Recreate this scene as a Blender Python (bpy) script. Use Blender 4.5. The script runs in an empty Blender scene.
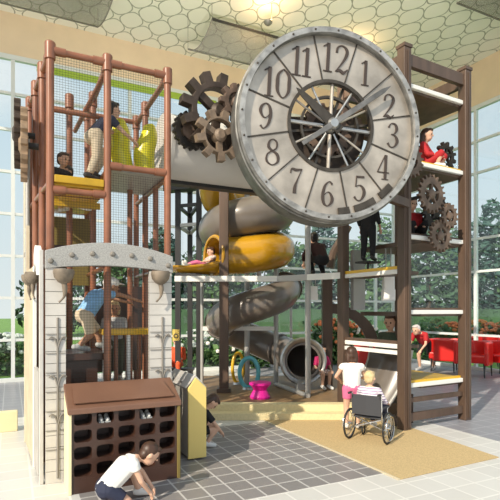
import bpy, math, random
from mathutils import Vector as V, Matrix as M
random.seed(4)
SC = bpy.context.scene
COL = SC.collection
PI = math.pi

# ------------------------------------------------------------------ camera, sky, sun, exposure
F_PX = 485.0; CAM_H = 1.8; AZ = math.radians(26.3)
SA, CA = math.sin(AZ), math.cos(AZ)
cam = bpy.data.cameras.new('camera'); cam.sensor_width = 36; cam.lens = F_PX / 500 * 36
cam.shift_y = 60 / 500; cam.clip_end = 500
camo = bpy.data.objects.new('camera', cam); COL.objects.link(camo)
camo.location = (0, 0, CAM_H); camo.rotation_euler = (PI / 2, 0, -AZ)
SC.camera = camo
SC.view_settings.view_transform = 'Standard'; SC.view_settings.look = 'None'
SC.view_settings.gamma = 1; SC.view_settings.use_curve_mapping = False
SC.view_settings.exposure = 0.1

w = bpy.data.worlds.new('sky'); SC.world = w; w.use_nodes = True
nt = w.node_tree; nt.nodes.clear()
tc = nt.nodes.new('ShaderNodeTexCoord'); sep = nt.nodes.new('ShaderNodeSeparateXYZ')
nt.links.new(tc.outputs['Generated'], sep.inputs[0])
rp = nt.nodes.new('ShaderNodeValToRGB'); rp.color_ramp.elements[0].color = (.93, .94, .93, 1)
rp.color_ramp.elements[1].color = (.5, .68, .86, 1); rp.color_ramp.elements[1].position = .75
e = rp.color_ramp.elements.new(.25); e.color = (.76, .87, .94, 1)
nt.links.new(sep.outputs[2], rp.inputs[0])
nz = nt.nodes.new('ShaderNodeTexNoise'); nz.inputs['Scale'].default_value = 3.5; nz.inputs['Detail'].default_value = 5
nt.links.new(tc.outputs['Generated'], nz.inputs[0])
r2 = nt.nodes.new('ShaderNodeValToRGB'); r2.color_ramp.elements[0].position = .48; r2.color_ramp.elements[1].position = .72
nt.links.new(nz.outputs[0], r2.inputs[0])
mx = nt.nodes.new('ShaderNodeMixRGB'); mx.inputs[2].default_value = (.95, .97, 1, 1)
nt.links.new(r2.outputs[0], mx.inputs[0]); nt.links.new(rp.outputs[0], mx.inputs[1])
bg = nt.nodes.new('ShaderNodeBackground'); bg.inputs[1].default_value = .88
out = nt.nodes.new('ShaderNodeOutputWorld')
nt.links.new(mx.outputs[0], bg.inputs[0]); nt.links.new(bg.outputs[0], out.inputs[0])

sun = bpy.data.lights.new('sun', 'SUN'); sun.energy = 4.9; sun.angle = .012; sun.color = (1, .89, .72)
suno = bpy.data.objects.new('sun', sun); COL.objects.link(suno)
suno.rotation_euler = V((.74, .42, -.55)).to_track_quat('-Z', 'Y').to_euler()

# ------------------------------------------------------------------ photograph geometry helpers
def gd(px, py, z=0):            # the point at height z seen at a pixel
    d = F_PX * (CAM_H - z) / (py - 310); t = (px - 250) / F_PX
    return V((d * (SA + CA * t), d * (CA - SA * t), z))
def at(px, py, Y):              # the point on the plane y = Y
    t = (px - 250) / F_PX; d = Y / (CA - SA * t)
    return V((d * (SA + CA * t), Y, CAM_H - (py - 310) * d / F_PX))
def dp(px, py, d):              # the point at distance d
    t = (px - 250) / F_PX
    return V((d * (SA + CA * t), d * (CA - SA * t), CAM_H - (py - 310) * d / F_PX))

# ------------------------------------------------------------------ materials
def mat(name, c, rough=.5, metal=0, noise=0, nscale=8, c2=None, spec=.5, bump=0, coat=0, stretch=None):
    m = bpy.data.materials.new(name); m.use_nodes = True
    n = m.node_tree.nodes; l = m.node_tree.links; b = n['Principled BSDF']
    b.inputs['Base Color'].default_value = (*c, 1); b.inputs['Roughness'].default_value = rough
    b.inputs['Metallic'].default_value = metal; b.inputs['Specular IOR Level'].default_value = spec
    b.inputs['Coat Weight'].default_value = coat
    t = n.new('ShaderNodeTexCoord'); x = n.new('ShaderNodeTexNoise'); x.inputs['Scale'].default_value = nscale
    x.inputs['Detail'].default_value = 5
    mp = n.new('ShaderNodeMapping'); l.new(t.outputs['Object'], mp.inputs[0]); l.new(mp.outputs[0], x.inputs[0])
    if stretch: mp.inputs['Scale'].default_value = stretch
    if noise or c2:
        r = n.new('ShaderNodeValToRGB'); k = c2 or tuple(v * (1 - noise) for v in c)
        r.color_ramp.elements[0].color = (*k, 1); r.color_ramp.elements[1].color = (*c, 1)
        r.color_ramp.elements[0].position = .35; r.color_ramp.elements[1].position = .65
        l.new(x.outputs[0], r.inputs[0]); l.new(r.outputs[0], b.inputs['Base Color'])
    if bump:
        bp = n.new('ShaderNodeBump'); bp.inputs['Strength'].default_value = bump; bp.inputs['Distance'].default_value = .01
        l.new(x.outputs[0], bp.inputs['Height']); l.new(bp.outputs[0], b.inputs['Normal'])
    return m

def mth(n, l, op, a, b=None):
    x = n.new('ShaderNodeMath'); x.operation = op
    for i, v in enumerate((a, b)):
        if v is None: continue
        if isinstance(v, (int, float)): x.inputs[i].default_value = v
        else: l.new(v, x.inputs[i])
    return x.outputs[0]

def tile_mat(name, c1, c2, grout, size, ox, oy, lw=.035, rough=.35):
    m = mat(name, c1, rough); n = m.node_tree.nodes; l = m.node_tree.links; b = n['Principled BSDF']
    g = n.new('ShaderNodeNewGeometry'); s = n.new('ShaderNodeSeparateXYZ'); l.new(g.outputs['Position'], s.inputs[0])
    u = mth(n, l, 'DIVIDE', mth(n, l, 'SUBTRACT', s.outputs[0], ox), size)
    v = mth(n, l, 'DIVIDE', mth(n, l, 'SUBTRACT', s.outputs[1], oy), size)
    def edge(x):
        f = mth(n, l, 'FRACT', x); return mth(n, l, 'LESS_THAN', mth(n, l, 'MINIMUM', f, mth(n, l, 'SUBTRACT', 1, f)), lw)
    line = mth(n, l, 'MAXIMUM', edge(u), edge(v))
    cb = n.new('ShaderNodeCombineXYZ'); l.new(mth(n, l, 'FLOOR', u), cb.inputs[0]); l.new(mth(n, l, 'FLOOR', v), cb.inputs[1])
    wn = n.new('ShaderNodeTexWhiteNoise'); l.new(cb.outputs[0], wn.inputs['Vector'])
    x1 = n.new('ShaderNodeMixRGB'); x1.inputs[1].default_value = (*c1, 1); x1.inputs[2].default_value = (*c2, 1)
    nn = n.new('ShaderNodeTexNoise'); nn.inputs['Scale'].default_value = 14; l.new(g.outputs['Position'], nn.inputs[0])
    l.new(mth(n, l, 'ADD', mth(n, l, 'MULTIPLY', wn.outputs[0], .6), mth(n, l, 'MULTIPLY', nn.outputs[0], .4)), x1.inputs[0])
    x2 = n.new('ShaderNodeMixRGB'); x2.inputs[2].default_value = (*grout, 1)
    l.new(line, x2.inputs[0]); l.new(x1.outputs[0], x2.inputs[1]); l.new(x2.outputs[0], b.inputs['Base Color'])
    return m

def ogee_mat(name, base, line, W, H, amp=.27, lw=.045, ox=0, oy=0, clear=0):
    m = mat(name, base, .8); n = m.node_tree.nodes; l = m.node_tree.links; b = n['Principled BSDF']
    g = n.new('ShaderNodeNewGeometry'); s = n.new('ShaderNodeSeparateXYZ'); l.new(g.outputs['Position'], s.inputs[0])
    u = mth(n, l, 'DIVIDE', mth(n, l, 'SUBTRACT', s.outputs[0], ox), W)
    v = mth(n, l, 'DIVIDE', mth(n, l, 'SUBTRACT', s.outputs[1], oy), H)
    def fam(a, c):
        k = mth(n, l, 'ROUND', a)
        sg = mth(n, l, 'COSINE', mth(n, l, 'MULTIPLY', k, PI))
        wv = mth(n, l, 'MULTIPLY', mth(n, l, 'SINE', mth(n, l, 'MULTIPLY', c, PI)), amp)
        return mth(n, l, 'ABSOLUTE', mth(n, l, 'SUBTRACT', mth(n, l, 'SUBTRACT', a, k), mth(n, l, 'MULTIPLY', sg, wv)))
    d = mth(n, l, 'MINIMUM', fam(u, v), fam(v, u))
    f = mth(n, l, 'LESS_THAN', d, lw)
    x2 = n.new('ShaderNodeMixRGB'); x2.inputs[1].default_value = (*base, 1); x2.inputs[2].default_value = (*line, 1)
    l.new(f, x2.inputs[0]); l.new(x2.outputs[0], b.inputs['Base Color'])
    return m

def glass_mat(name, tint, refl=.12):
    m = bpy.data.materials.new(name); m.use_nodes = True; n = m.node_tree.nodes; l = m.node_tree.links; n.clear()
    o = n.new('ShaderNodeOutputMaterial'); t = n.new('ShaderNodeBsdfTransparent'); t.inputs[0].default_value = (*tint, 1)
    g = n.new('ShaderNodeBsdfGlossy'); g.inputs['Roughness'].default_value = .02
    fr = n.new('ShaderNodeLayerWeight'); fr.inputs[0].default_value = .12
    fm = mth(n, l, 'ADD', mth(n, l, 'MULTIPLY', fr.outputs['Facing'], .4), .03)
    x = n.new('ShaderNodeMixShader'); l.new(fm, x.inputs[0]); l.new(t.outputs[0], x.inputs[1]); l.new(g.outputs[0], x.inputs[2])
    l.new(x.outputs[0], o.inputs[0]); return m

def scrim_mat(name, c, alpha):
    m = mat(name, c, .7); b = m.node_tree.nodes['Principled BSDF']; b.inputs['Alpha'].default_value = alpha; return m

MT = dict(
    copper=mat('copper brown tube', (.29, .112, .058), .34, 0, .25, 5, coat=.2),
    umber=mat('umber painted timber', (.115, .072, .05), .45, 0, .35, 6, stretch=(1, 1, .15)),
    white=mat('white painted edge', (.8, .79, .75), .4),
    goldmat=mat('golden yellow board', (.52, .31, .015), .45, 0, .2, 4),
    yellow=mat('yellow plastic', (.72, .42, .02), .35, coat=.2),
    lemon=mat('lemon plastic', (.72, .66, .02), .3, coat=.3),
    gold=mat('gold slide plastic', (.52, .27, .012), .22, 0, .3, 2.5, coat=.5),
    slategrey=mat('grey slide plastic', (.17, .145, .125), .3, 0, .15, 3, coat=.4),
    steel=mat('brushed steel', (.55, .55, .54), .35, .85, .2, 6),
    greysteel=mat('grey painted steel', (.42, .41, .39), .45, .2),
    blacksteel=mat('black steel', (.035, .035, .037), .5, .3),
    weathered=mat('weathered silver', (.60, .53, .45), .36, .6, .4, 2.6),
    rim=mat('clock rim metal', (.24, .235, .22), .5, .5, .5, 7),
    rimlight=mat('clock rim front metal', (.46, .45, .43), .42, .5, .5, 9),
    handgrey=mat('grey hand metal', (.24, .23, .22), .4, .5, .5, 5),
    darkmetal=mat('dark bronze', (.10, .085, .07), .45, .6, .4, 8),
    paint_black=mat('numeral black', (.05, .035, .028), .5),
    rustgear=mat('rusty brown gear', (.2, .135, .10), .6, .3, .45, 9),
    darkgear=mat('dark brown gear', (.085, .06, .045), .55, .35, .5, 9),
    blackgear=mat('black gear', (.03, .025, .022), .55, .3),
    duskgear=mat('dusky tan gear', (.26, .19, .135), .6, .2, .4, 9),
    tangear=mat('tan gear', (.36, .25, .16), .6, .2, .35, 9),
    concrete=mat('speckled grey concrete', (.42, .415, .40), .8, 0, .35, 70, bump=.2),
    pale=mat('pale grey boards', (.58, .555, .52), .6, 0, .12, 4),
    cream=mat('cream boards', (.72, .62, .46), .6, 0, .15, 4),
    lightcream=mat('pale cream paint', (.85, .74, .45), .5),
    plate=mat('white plate', (.88, .87, .84), .5),
    branch=mat('grey branch relief', (.22, .2, .175), .6),
    tan=mat('tan acorn bracket', (.24, .19, .14), .6, 0, .4, 10),
    cubby=mat('brown cubby plastic', (.06, .027, .018), .38, 0, .2, 3, coat=.2),
    cubbytop=mat('brown cubby top', (.19, .095, .06), .4, 0, .12, 3, coat=.2),
    paleyellow=mat('pale yellow board', (.82, .62, .2), .5),
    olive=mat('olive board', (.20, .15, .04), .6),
    housegrey=mat('grey house panel', (.42, .41, .38), .5),
    duct=mat('pale grey cladding', (.62, .60, .57), .5, 0, .08, 2),
    net=mat('black netting', (.03, .028, .025), .8),
    carpet=mat('tan carpet', (.6, .44, .22), .95, 0, .25, 60, bump=.4),
    carpetline=mat('carpet binding', (.6, .52, .36), .8),
    deck=mat('brown deck rubber', (.27, .17, .085), .55, 0, .3, 5),
    nosing=mat('beige step carpet', (.78, .66, .38), .85, 0, .1, 30),
    beige=mat('beige plaster', (.84, .66, .46), .8, 0, .06, 2),
    frame=mat('pale window frame', (.72, .75, .74), .4),
    lime=mat('lime blind', (.35, .5, .05), .6),
    glass=glass_mat('window glass', (.93, .97, .97)),
    tint=glass_mat('tinted glass', (.55, .66, .66)),
    scrim=scrim_mat('grey mesh scrim', (.30, .29, .25), .42),
    red=mat('red chair vinyl', (.62, .015, .012), .4, coat=.15),
    pink=mat('magenta plastic', (.75, .015, .32), .35),
    teal=mat('teal tube', (.12, .45, .52), .35),
    tyre=mat('black tyre', (.025, .025, .025), .7),
    fabric=mat('charcoal fabric', (.05, .052, .06), .8),
    chrome=mat('chrome tube', (.7, .7, .7), .2, 1),
    skin=mat('skin', (.66, .40, .28), .5), skin2=mat('tanned skin', (.42, .22, .13), .5),
    hair=mat('dark hair', (.02, .012, .009), .45, 0, .4, 40, stretch=(1, 1, .2)),
    brownhair=mat('brown hair', (.075, .035, .02), .45, 0, .4, 40, stretch=(1, 1, .2)),
    blond=mat('blond hair', (.68, .52, .28), .5, 0, .25, 40, stretch=(1, 1, .2)),
    greyhair=mat('pale grey hair', (.55, .5, .5), .6),
    eye=mat('eye', (.02, .015, .012), .2), lip=mat('lips', (.45, .16, .13), .5),
    tee=mat('white cotton', (.8, .78, .74), .85), navy=mat('navy cotton', (.02, .025, .055), .8),
    khaki=mat('khaki cotton', (.6, .5, .36), .85), blue=mat('sky blue cotton', (.27, .52, .82), .85, 0, .2, 12),
    blackcloth=mat('black cotton', (.012, .012, .014), .85), maroon=mat('dark red cotton', (.22, .01, .015), .8),
    wine=mat('dark wine cotton', (.035, .01, .01), .85),
    redcloth=mat('red cotton', (.42, .015, .02), .8), pinkcloth=mat('pink cotton', (.72, .16, .32), .8),
    hotpink=mat('crimson pink cotton', (.6, .03, .16), .8), orange=mat('orange cotton', (.65, .09, .025), .8),
    floral=mat('white patterned cotton', (.7, .66, .6), .85, c2=(.35, .2, .2), nscale=40),
    greycloth=mat('grey cotton', (.42, .42, .42), .85), olivecloth=mat('dark olive cotton', (.07, .09, .06), .85),
    shoe=mat('white shoe', (.72, .71, .68), .6), darkshoe=mat('dark shoe', (.03, .028, .028), .6),
    greyshoe=mat('grey shoe', (.42, .44, .44), .6),
    grass=mat('lawn', (.2, .36, .05), .9, 0, .35, 1.2),
    leaf=mat('dark leaves', (.06, .125, .06), .7, 0, .4, 1), leaf2=mat('green leaves', (.085, .17, .05), .7, 0, .4, 1),
    leaf3=mat('blue green leaves', (.055, .125, .095), .7, 0, .4, 1), bark=mat('bark', (.09, .06, .04), .9),
    flower=mat('white flowers', (.85, .8, .75), .7), flower2=mat('orange flowers', (.75, .22, .08), .7),
    lamp=mat('lamp bowl', (.3, .28, .24), .5, .5), post_sign=mat('yellow poster', (.65, .48, .12), .6),
)
st = mat('striped cotton', (.75, .7, .76), .85)
_n = st.node_tree.nodes; _l = st.node_tree.links
_t = _n.new('ShaderNodeTexWave'); _t.bands_direction = 'Z'; _t.inputs['Scale'].default_value = 9
_tc = _n.new('ShaderNodeTexCoord'); _l.new(_tc.outputs['Object'], _t.inputs[0])
_r = _n.new('ShaderNodeValToRGB'); _r.color_ramp.elements[0].color = (.36, .27, .42, 1); _r.color_ramp.elements[1].color = (.8, .76, .8, 1)
_r.color_ramp.elements[0].position = .35; _r.color_ramp.elements[1].position = .5
_l.new(_t.outputs['Color'], _r.inputs[0]); _l.new(_r.outputs[0], _n['Principled BSDF'].inputs['Base Color'])
MT['striped'] = st

# ------------------------------------------------------------------ mesh helpers
class MB:
    def __init__(s): s.v = []; s.f = []
    def add(s, vs, fs):
        k = len(s.v); s.v += [V(a) for a in vs]; s.f += [tuple(i + k for i in q) for q in fs]; return s
    def box(s, c, size, rz=0, m=None):
        a, b, d = [x / 2 for x in size]; R = m or M.Rotation(rz, 3, 'Z'); c = V(c)
        vs = [c + R @ V((x * a, y * b, z * d)) for z in (-1, 1) for x, y in ((-1, -1), (1, -1), (1, 1), (-1, 1))]
        return s.add(vs, [(3, 2, 1, 0), (4, 5, 6, 7), (0, 1, 5, 4), (1, 2, 6, 5), (2, 3, 7, 6), (3, 0, 4, 7)])
    def bb(s, x0, x1, y0, y1, z0, z1): return s.box(((x0 + x1) / 2, (y0 + y1) / 2, (z0 + z1) / 2), (x1 - x0, y1 - y0, z1 - z0))
    def beam(s, p, q, wd, ht, up=(0, 0, 1)):
        p, q = V(p), V(q); d = (q - p); L = d.length; d.normalize(); up = V(up)
        if abs(d.dot(up)) > .98: up = V((0, 1, 0))
        x = d.cross(up).normalized(); z = x.cross(d)
        return s.box((p + q) / 2, (wd, L, ht), m=M((x, d, z)).transposed())
    def path(s, pts, r, n=10, closed=False, cap=True):
        pts = [V(p) for p in pts]; N = len(pts); rs = r if isinstance(r, (list, tuple)) else [r] * N
        t0 = (pts[1] - pts[0]).normalized(); a = t0.orthogonal().normalized(); rings = []; prev = t0
        for i, p in enumerate(pts):
            if closed: t = (pts[(i + 1) % N] - pts[i - 1])
            else: t = pts[min(i + 1, N - 1)] - pts[max(i - 1, 0)]
            t.normalize(); a = prev.rotation_difference(t) @ a; a = (a - t * a.dot(t)).normalized(); prev = t
            b = t.cross(a); rings.append([p + (a * math.cos(2 * PI * k / n) + b * math.sin(2 * PI * k / n)) * rs[i] for k in range(n)])
        vs = [x for g in rings for x in g]; fs = []
        for i in range(N if closed else N - 1):
            j = (i + 1) % N
            off = 0
            if closed and i == N - 1:
                off = min(range(n), key=lambda o: (rings[0][o] - rings[i][0]).length)
            for k in range(n):
                fs.append((i * n + k, i * n + (k + 1) % n, j * n + (k + 1 + off) % n, j * n + (k + off) % n))
        if cap and not closed: fs += [tuple(range(n - 1, -1, -1)), tuple((N - 1) * n + k for k in range(n))]
        return s.add(vs, fs)
    def tube(s, p, q, r, n=12): return s.path([p, q], r, n)
    def cone(s, p, q, r0, r1, n=10): return s.path([p, q], [r0, r1], n)
    def ell(s, c, rad, n=16, m=8, R=None):
        c = V(c); R = R or M.Identity(3); vs = []; fs = []
        for i in range(1, m):
            a = PI * i / m
            for k in range(n):
                b = 2 * PI * k / n; vs.append(c + R @ V((rad[0] * math.sin(a) * math.cos(b), rad[1] * math.sin(a) * math.sin(b), rad[2] * math.cos(a))))
        vs += [c + R @ V((0, 0, rad[2])), c - R @ V((0, 0, rad[2]))]; T = (m - 1) * n
        for i in range(m - 2):
            for k in range(n): fs.append((i * n + k, (i + 1) * n + k, (i + 1) * n + (k + 1) % n, i * n + (k + 1) % n))
        for k in range(n): fs += [(T, k, (k + 1) % n), (T + 1, (m - 2) * n + (k + 1) % n, (m - 2) * n + k)]
        return s.add(vs, fs)
    def cap(s, p, q, r0, r1, n=10):
        p, q = V(p), V(q)
        s.path([p, q], [r0, r1], n); s.ell(p, (r0,) * 3, n, 6); s.ell(q, (r1,) * 3, n, 6); return s
    def lathe(s, prof, c, axis=(0, 0, 1), n=32, closed=False):      # prof: (r, h)
        q = V((0, 0, 1)).rotation_difference(V(axis)); c = V(c); vs = []; fs = []; N = len(prof)
        for r, h in prof:
            for k in range(n):
                b = 2 * PI * k / n; vs.append(c + q @ V((r * math.cos(b), r * math.sin(b), h)))
        for i in range(N if closed else N - 1):
            j = (i + 1) % N
            for k in range(n): fs.append((i * n + k, i * n + (k + 1) % n, j * n + (k + 1) % n, j * n + k))
        return s.add(vs, fs)
    def prism(s, loop, o, ux, uy, th):       # loop 2-D outline, extruded along ux x uy by th
        o, ux, uy = V(o), V(ux), V(uy); nz = ux.cross(uy).normalized(); n = len(loop)
        a = [o + ux * x + uy * y for x, y in loop]; b = [p + nz * th for p in a]
        return s.add(a + b, [tuple(range(n - 1, -1, -1)), tuple(range(n, 2 * n))] + [(i, (i + 1) % n, n + (i + 1) % n, n + i) for i in range(n)])
    def ringprism(s, lo, li, o, ux, uy, th, closed=True):   # outline minus hole, same count
        o, ux, uy = V(o), V(ux), V(uy); nz = ux.cross(uy).normalized(); n = len(lo)
        P = [o + ux * x + uy * y for x, y in lo] + [o + ux * x + uy * y for x, y in li]
        vs = P + [p + nz * th for p in P]; fs = []
        for i in range(n if closed else n - 1):
            j = (i + 1) % n
            fs += [(i, n + i, n + j, j), (2 * n + i, 2 * n + j, 3 * n + j, 3 * n + i), (i, j, 2 * n + j, 2 * n + i), (n + i, 3 * n + i, 3 * n + j, n + j)]
        if not closed:
            for i in (0, n - 1): fs.append((i, 2 * n + i, 3 * n + i, n + i))
        return s.add(vs, fs)
    def build(s, name, m, parent=None, smooth=None, bevel=0, kind=None):
        me = bpy.data.meshes.new(name); off = V((0, 0, 0))
        o = bpy.data.objects.new(name, me)
        me.from_pydata([tuple(v) for v in s.v], [], s.f); me.update()
        import bmesh
        bm = bmesh.new(); bm.from_mesh(me); bmesh.ops.recalc_face_normals(bm, faces=bm.faces); bm.to_mesh(me); bm.free()
        me.materials.append(MT[m] if isinstance(m, str) else m)
        COL.objects.link(o)
        if parent is not None:
            o.parent = parent
            o.matrix_parent_inverse = wm(parent).inverted()
        if smooth:
            for p in me.polygons: p.use_smooth = True
            me.set_sharp_from_angle(angle=math.radians(smooth))
        if bevel:
            b = o.modifiers.new('bevel', 'BEVEL'); b.width = bevel; b.segments = 2; b.limit_method = 'ANGLE'
        if kind: o['kind'] = kind
        return o

def wm(o):
    return (wm(o.parent) @ o.matrix_parent_inverse if o.parent else M()) @ o.matrix_basis

def tag(o, label, cat, group=None, kind=None):
    o['label'] = label; o['category'] = cat
    if group: o['group'] = group
    if kind: o['kind'] = kind
    return o
def thing(name, label, cat, loc, group=None):
    o = bpy.data.objects.new(name, None); COL.objects.link(o); o.location = loc; o.empty_display_size = .1
    return tag(o, label, cat, group)
def struct(name, mb, m, **k):
    o = mb.build(name, m, None, **k); o['kind'] = 'structure'; return o
def copy_tree(o, parent=None):
    c = o.copy(); COL.objects.link(c)
    if parent is not None: c.parent = parent
    for ch in list(o.children): copy_tree(ch, c)
    return c
def arc(c, r, a0, a1, n, ux=(1, 0, 0), uy=(0, 0, 1), r2=None):
    c, ux, uy = V(c), V(ux), V(uy); r2 = r2 or r
    return [c + ux * r * math.cos(a0 + (a1 - a0) * i / n) + uy * r2 * math.sin(a0 + (a1 - a0) * i / n) for i in range(n + 1)]
def spline(pts, k=8):
    pts = [V(p) for p in pts]; o = []
    for i in range(len(pts) - 1):
        a, b, c, d = pts[max(i - 1, 0)], pts[i], pts[i + 1], pts[min(i + 2, len(pts) - 1)]
        for j in range(k):
            t = j / k
            o.append(.5 * ((2 * b) + (c - a) * t + (2 * a - 5 * b + 4 * c - d) * t * t + (3 * b - a - 3 * c + d) * t ** 3))
    return o + [pts[-1]]

# ------------------------------------------------------------------ the room
YW, XW, ZC = 13.46, 12.49, 9.2
TS = .245; TX = 3.70; TY = 4.13
struct('floor', MB().bb(-9, XW, -2, YW, -.1, 0), tile_mat('light floor tiles', (.60, .585, .55), (.67, .655, .62), (.76, .74, .70), TS * 1.3, TX, TY))
struct('floor_dark_tiles', MB().bb(.6, TX, TY, 6.9, 0, .002), tile_mat('dark floor tiles', (.215, .20, .195), (.27, .255, .25), (.56, .54, .52), TS, TX, TY, .04))
struct('floor_back_tiles', MB().bb(-9, 2.6, 9.0, YW, 0, .002).bb(6.0, XW, 4.2, YW, 0, .002), tile_mat('shade darkened floor tiles', (.24, .24, .27), (.29, .29, .32), (.42, .42, .44), TS * 1.3, TX, TY, .03))  # grey-blue tone deepened to put the floor's shade into the tile colour
struct('ceiling', MB().bb(-4, XW + .2, 5.2, YW + .2, ZC, ZC + .15), ogee_mat('patterned ceiling', (.88, .87, .75), (.38, .39, .30), .37, .47, lw=.04))
struct('wall_back', MB().bb(-9, XW + .2, YW, YW + .2, 8.16, ZC), 'beige')
struct('wall_right', MB().bb(XW, XW + .2, 5.2, YW, 7.92, ZC), 'beige')
def curtain(name, xs, zs, fixed, axis, head, thick=.09):
    mb = MB(); a0, a1 = xs[0], xs[-1]
    def B(p0, p1, z0, z1, t=thick):
        o = fixed + (thick - t) / 2
        if axis == 'x': mb.bb(p0, p1, o, o + t, z0, z1)
        else: mb.bb(o, o + t, p0, p1, z0, z1)
    for x in xs: B(x - .045, x + .045, 0, head)
    for z in zs: B(a0, a1, z - .035, z + .035, thick * .8)
    B(a0, a1, head - .12, head, thick * 1.3); B(a0, a1, 0, .1, thick * 1.2)
    f = struct(name, mb, 'frame')
    g = MB()
    if axis == 'x': g.bb(a0, a1, fixed + .03, fixed + .04, .05, head)
    else: g.bb(fixed + .03, fixed + .04, a0, a1, .05, head)
    p = g.build('window_pane', 'glass', f); return f
curtain('window_1', [at(13, 200, YW).x + 2.9 * i for i in range(-3, 5)] + [XW], [1.05, 2.1, 3.15, 4.2, 5.25, 6.3, 7.2], YW, 'x', 8.16)
curtain('window_2', [5.2, 8.0, 10.05, YW], [1.05, 2.95, 3.93, 5.9, 6.85], XW, 'y', 7.92)
struct('trim_1', MB().bb(.6, 5.5, YW - .04, YW - .01, 7.86, 8.04), 'lime')

# outside ground
struct('lawn', MB().bb(-90, 120, YW + .2, 120, -.25, -.1).bb(XW + .2, 120, -40, YW + .2, -.25, -.1), 'grass')

# ------------------------------------------------------------------ floor coverings: carpet, deck, steps, kerb
carp = MB().add([(TX, 3.9, .003), (5.33, 3.95, .003), (5.6, 7.0, .003), (TX, 7.0, .003), (TX, 3.9, .012), (5.33, 3.95, .012), (5.6, 7.0, .012), (TX, 7.0, .012)],
    [(3, 2, 1, 0), (4, 5, 6, 7), (0, 1, 5, 4), (1, 2, 6, 5), (2, 3, 7, 6), (3, 0, 4, 7)])
carpet = thing('carpet', 'flat tan carpet under the wheelchair and beside the dark tiles', 'carpet', (TX + .8, 5.4, 0))
carp.build('pile', 'carpet', carpet)
MB().bb(TX - .025, TX, 3.9, 7.0, .003, .014).build('binding', 'carpetline', carpet)
RV = V((CA, -SA, 0)); FV = V((SA, CA, 0))
def cf(lat, d, z): return RV * lat + FV * d + V((0, 0, z))     # camera-aligned place for the slide deck
deck = thing('play_deck', 'low brown deck with two beige carpeted steps below the spiral slide', 'deck', cf(.4, 8.3, 0))
def slab(mb, l0, l1, d0, d1, z0, z1):
    c = [cf(l, d, z) for z in (z0, z1) for l, d in ((l0, d0), (l1, d0), (l1, d1), (l0, d1))]
    return mb.add(c, [(3, 2, 1, 0), (4, 5, 6, 7), (0, 1, 5, 4), (1, 2, 6, 5), (2, 3, 7, 6), (3, 0, 4, 7)])
slab(MB(), -1.5, 2.7, 8.32, 11.8, .002, .2).build('deck_floor', 'deck', deck)
slab(MB(), -1.5, 1.75, 8.12, 8.32, .002, .22).build('top_step', 'nosing', deck)
slab(MB(), -1.5, 1.72, 7.9, 8.12, .002, .11).build('bottom_step', 'nosing', deck)
kerb = tag(MB().bb(-2.6, .1, 8.0, 8.12, 0, .3).build('kerb_board', 'lightcream', bevel=.01), 'low pale cream kerb board standing on the floor at far left', 'board')

# ------------------------------------------------------------------ gears
def gear(name, label, c, r, teeth, m, rot=(0, 0, 0), th=.07, hole=.55, tooth=.2, spokes=4, hubr=.18, group=None, axle=.3, mhub=None, a0=0, sharp=.45):
    t = thing(name, label, 'gear', (0, 0, 0), group)
    lo = []; li = []; rr = r * (1 - tooth)
    for i in range(teeth):
        b = 2 * PI * i / teeth + a0; s = 2 * PI / teeth
        for a, q in ((0, rr), (.22, rr), (.28 + .1 * sharp, r), (.72 - .1 * sharp, r), (.78, rr)):
            x = b + a * s; lo.append((q * math.cos(x), q * math.sin(x))); li.append((r * hole * math.cos(x), r * hole * math.sin(x)))
    MB().ringprism(lo, li, (0, -th / 2, 0), (1, 0, 0), (0, 0, 1), -th).build('toothed_rim', m, t, bevel=.006)
    for i in range(spokes):
        x = 2 * PI * i / spokes + a0 + .3; d = V((math.cos(x), 0, math.sin(x)))
        MB().beam(d * r * hubr * .7, d * r * (hole + .04), th * .7, r * .16, (0, 1, 0)).build('spoke', m, t)
    MB().lathe([(.001, -th * .8), (r * hubr * .6, -th * .8), (r * hubr, -th * .5), (r * hubr, th * .6), (.001, th * .6)], (0, 0, 0), (0, 1, 0), 20).build('hub', mhub or m, t, smooth=40)
    if axle: MB().tube((0, th * .5, 0), (0, axle, 0), r * .09).build('axle', 'blacksteel', t)
    t.location = c; t.rotation_euler = rot
    return t

# ------------------------------------------------------------------ the lookout tower on the right
ta = math.radians(3.5); TXV = V((math.cos(ta), math.sin(ta), 0)); TYV = V((-math.sin(ta), math.cos(ta), 0)); T0 = V((5.30, 5.5, 0))
def tw(x, y, z): return T0 + TXV * x + TYV * y + V((0, 0, z))
TWX, TWY, TH = 1.40, 1.38, 5.72
tower = thing('lookout_tower', 'tall dark brown open tower with stacked platforms right of the clock', 'tower', tw(.84, .7, 0))
RT = M((TXV, TYV, V((0, 0, 1)))).transposed()
def tbox(x0, x1, y0, y1, z0, z1, mb=None):
    return (mb or MB()).box(tw((x0 + x1) / 2, (y0 + y1) / 2, (z0 + z1) / 2), (x1 - x0, y1 - y0, z1 - z0), m=RT)
for x in (0, TWX):
    for y in (0, TWY):
        p = tbox(x - .075, x + .075, y - .075, y + .075, 0, TH)
        p = p.build('post', 'umber', tower, bevel=.012)
        q = tbox(x - .085, x + .085, y - .085, y + .085, TH, TH + .05).build('post_cap', 'umber', tower)
        if y == 0:
            MB().box(tw(x, -.083, TH / 2), (.02, .016, TH - .1), m=RT).build('post_trim', 'umber', tower)
            MB().box(tw(x - .04, -.08, TH / 2), (.012, .012, TH - .1), m=RT).build('post_trim', 'umber', tower)
for z in (5.56,):
    for y in (0, TWY): tbox(.075, TWX - .075, y - .04, y + .04, z - .09, z + .09).build('top_beam', 'umber', tower)
    for x in (0, TWX): tbox(x - .04, x + .04, .075, TWY - .075, z - .09, z + .09).build('top_beam', 'umber', tower)
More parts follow.
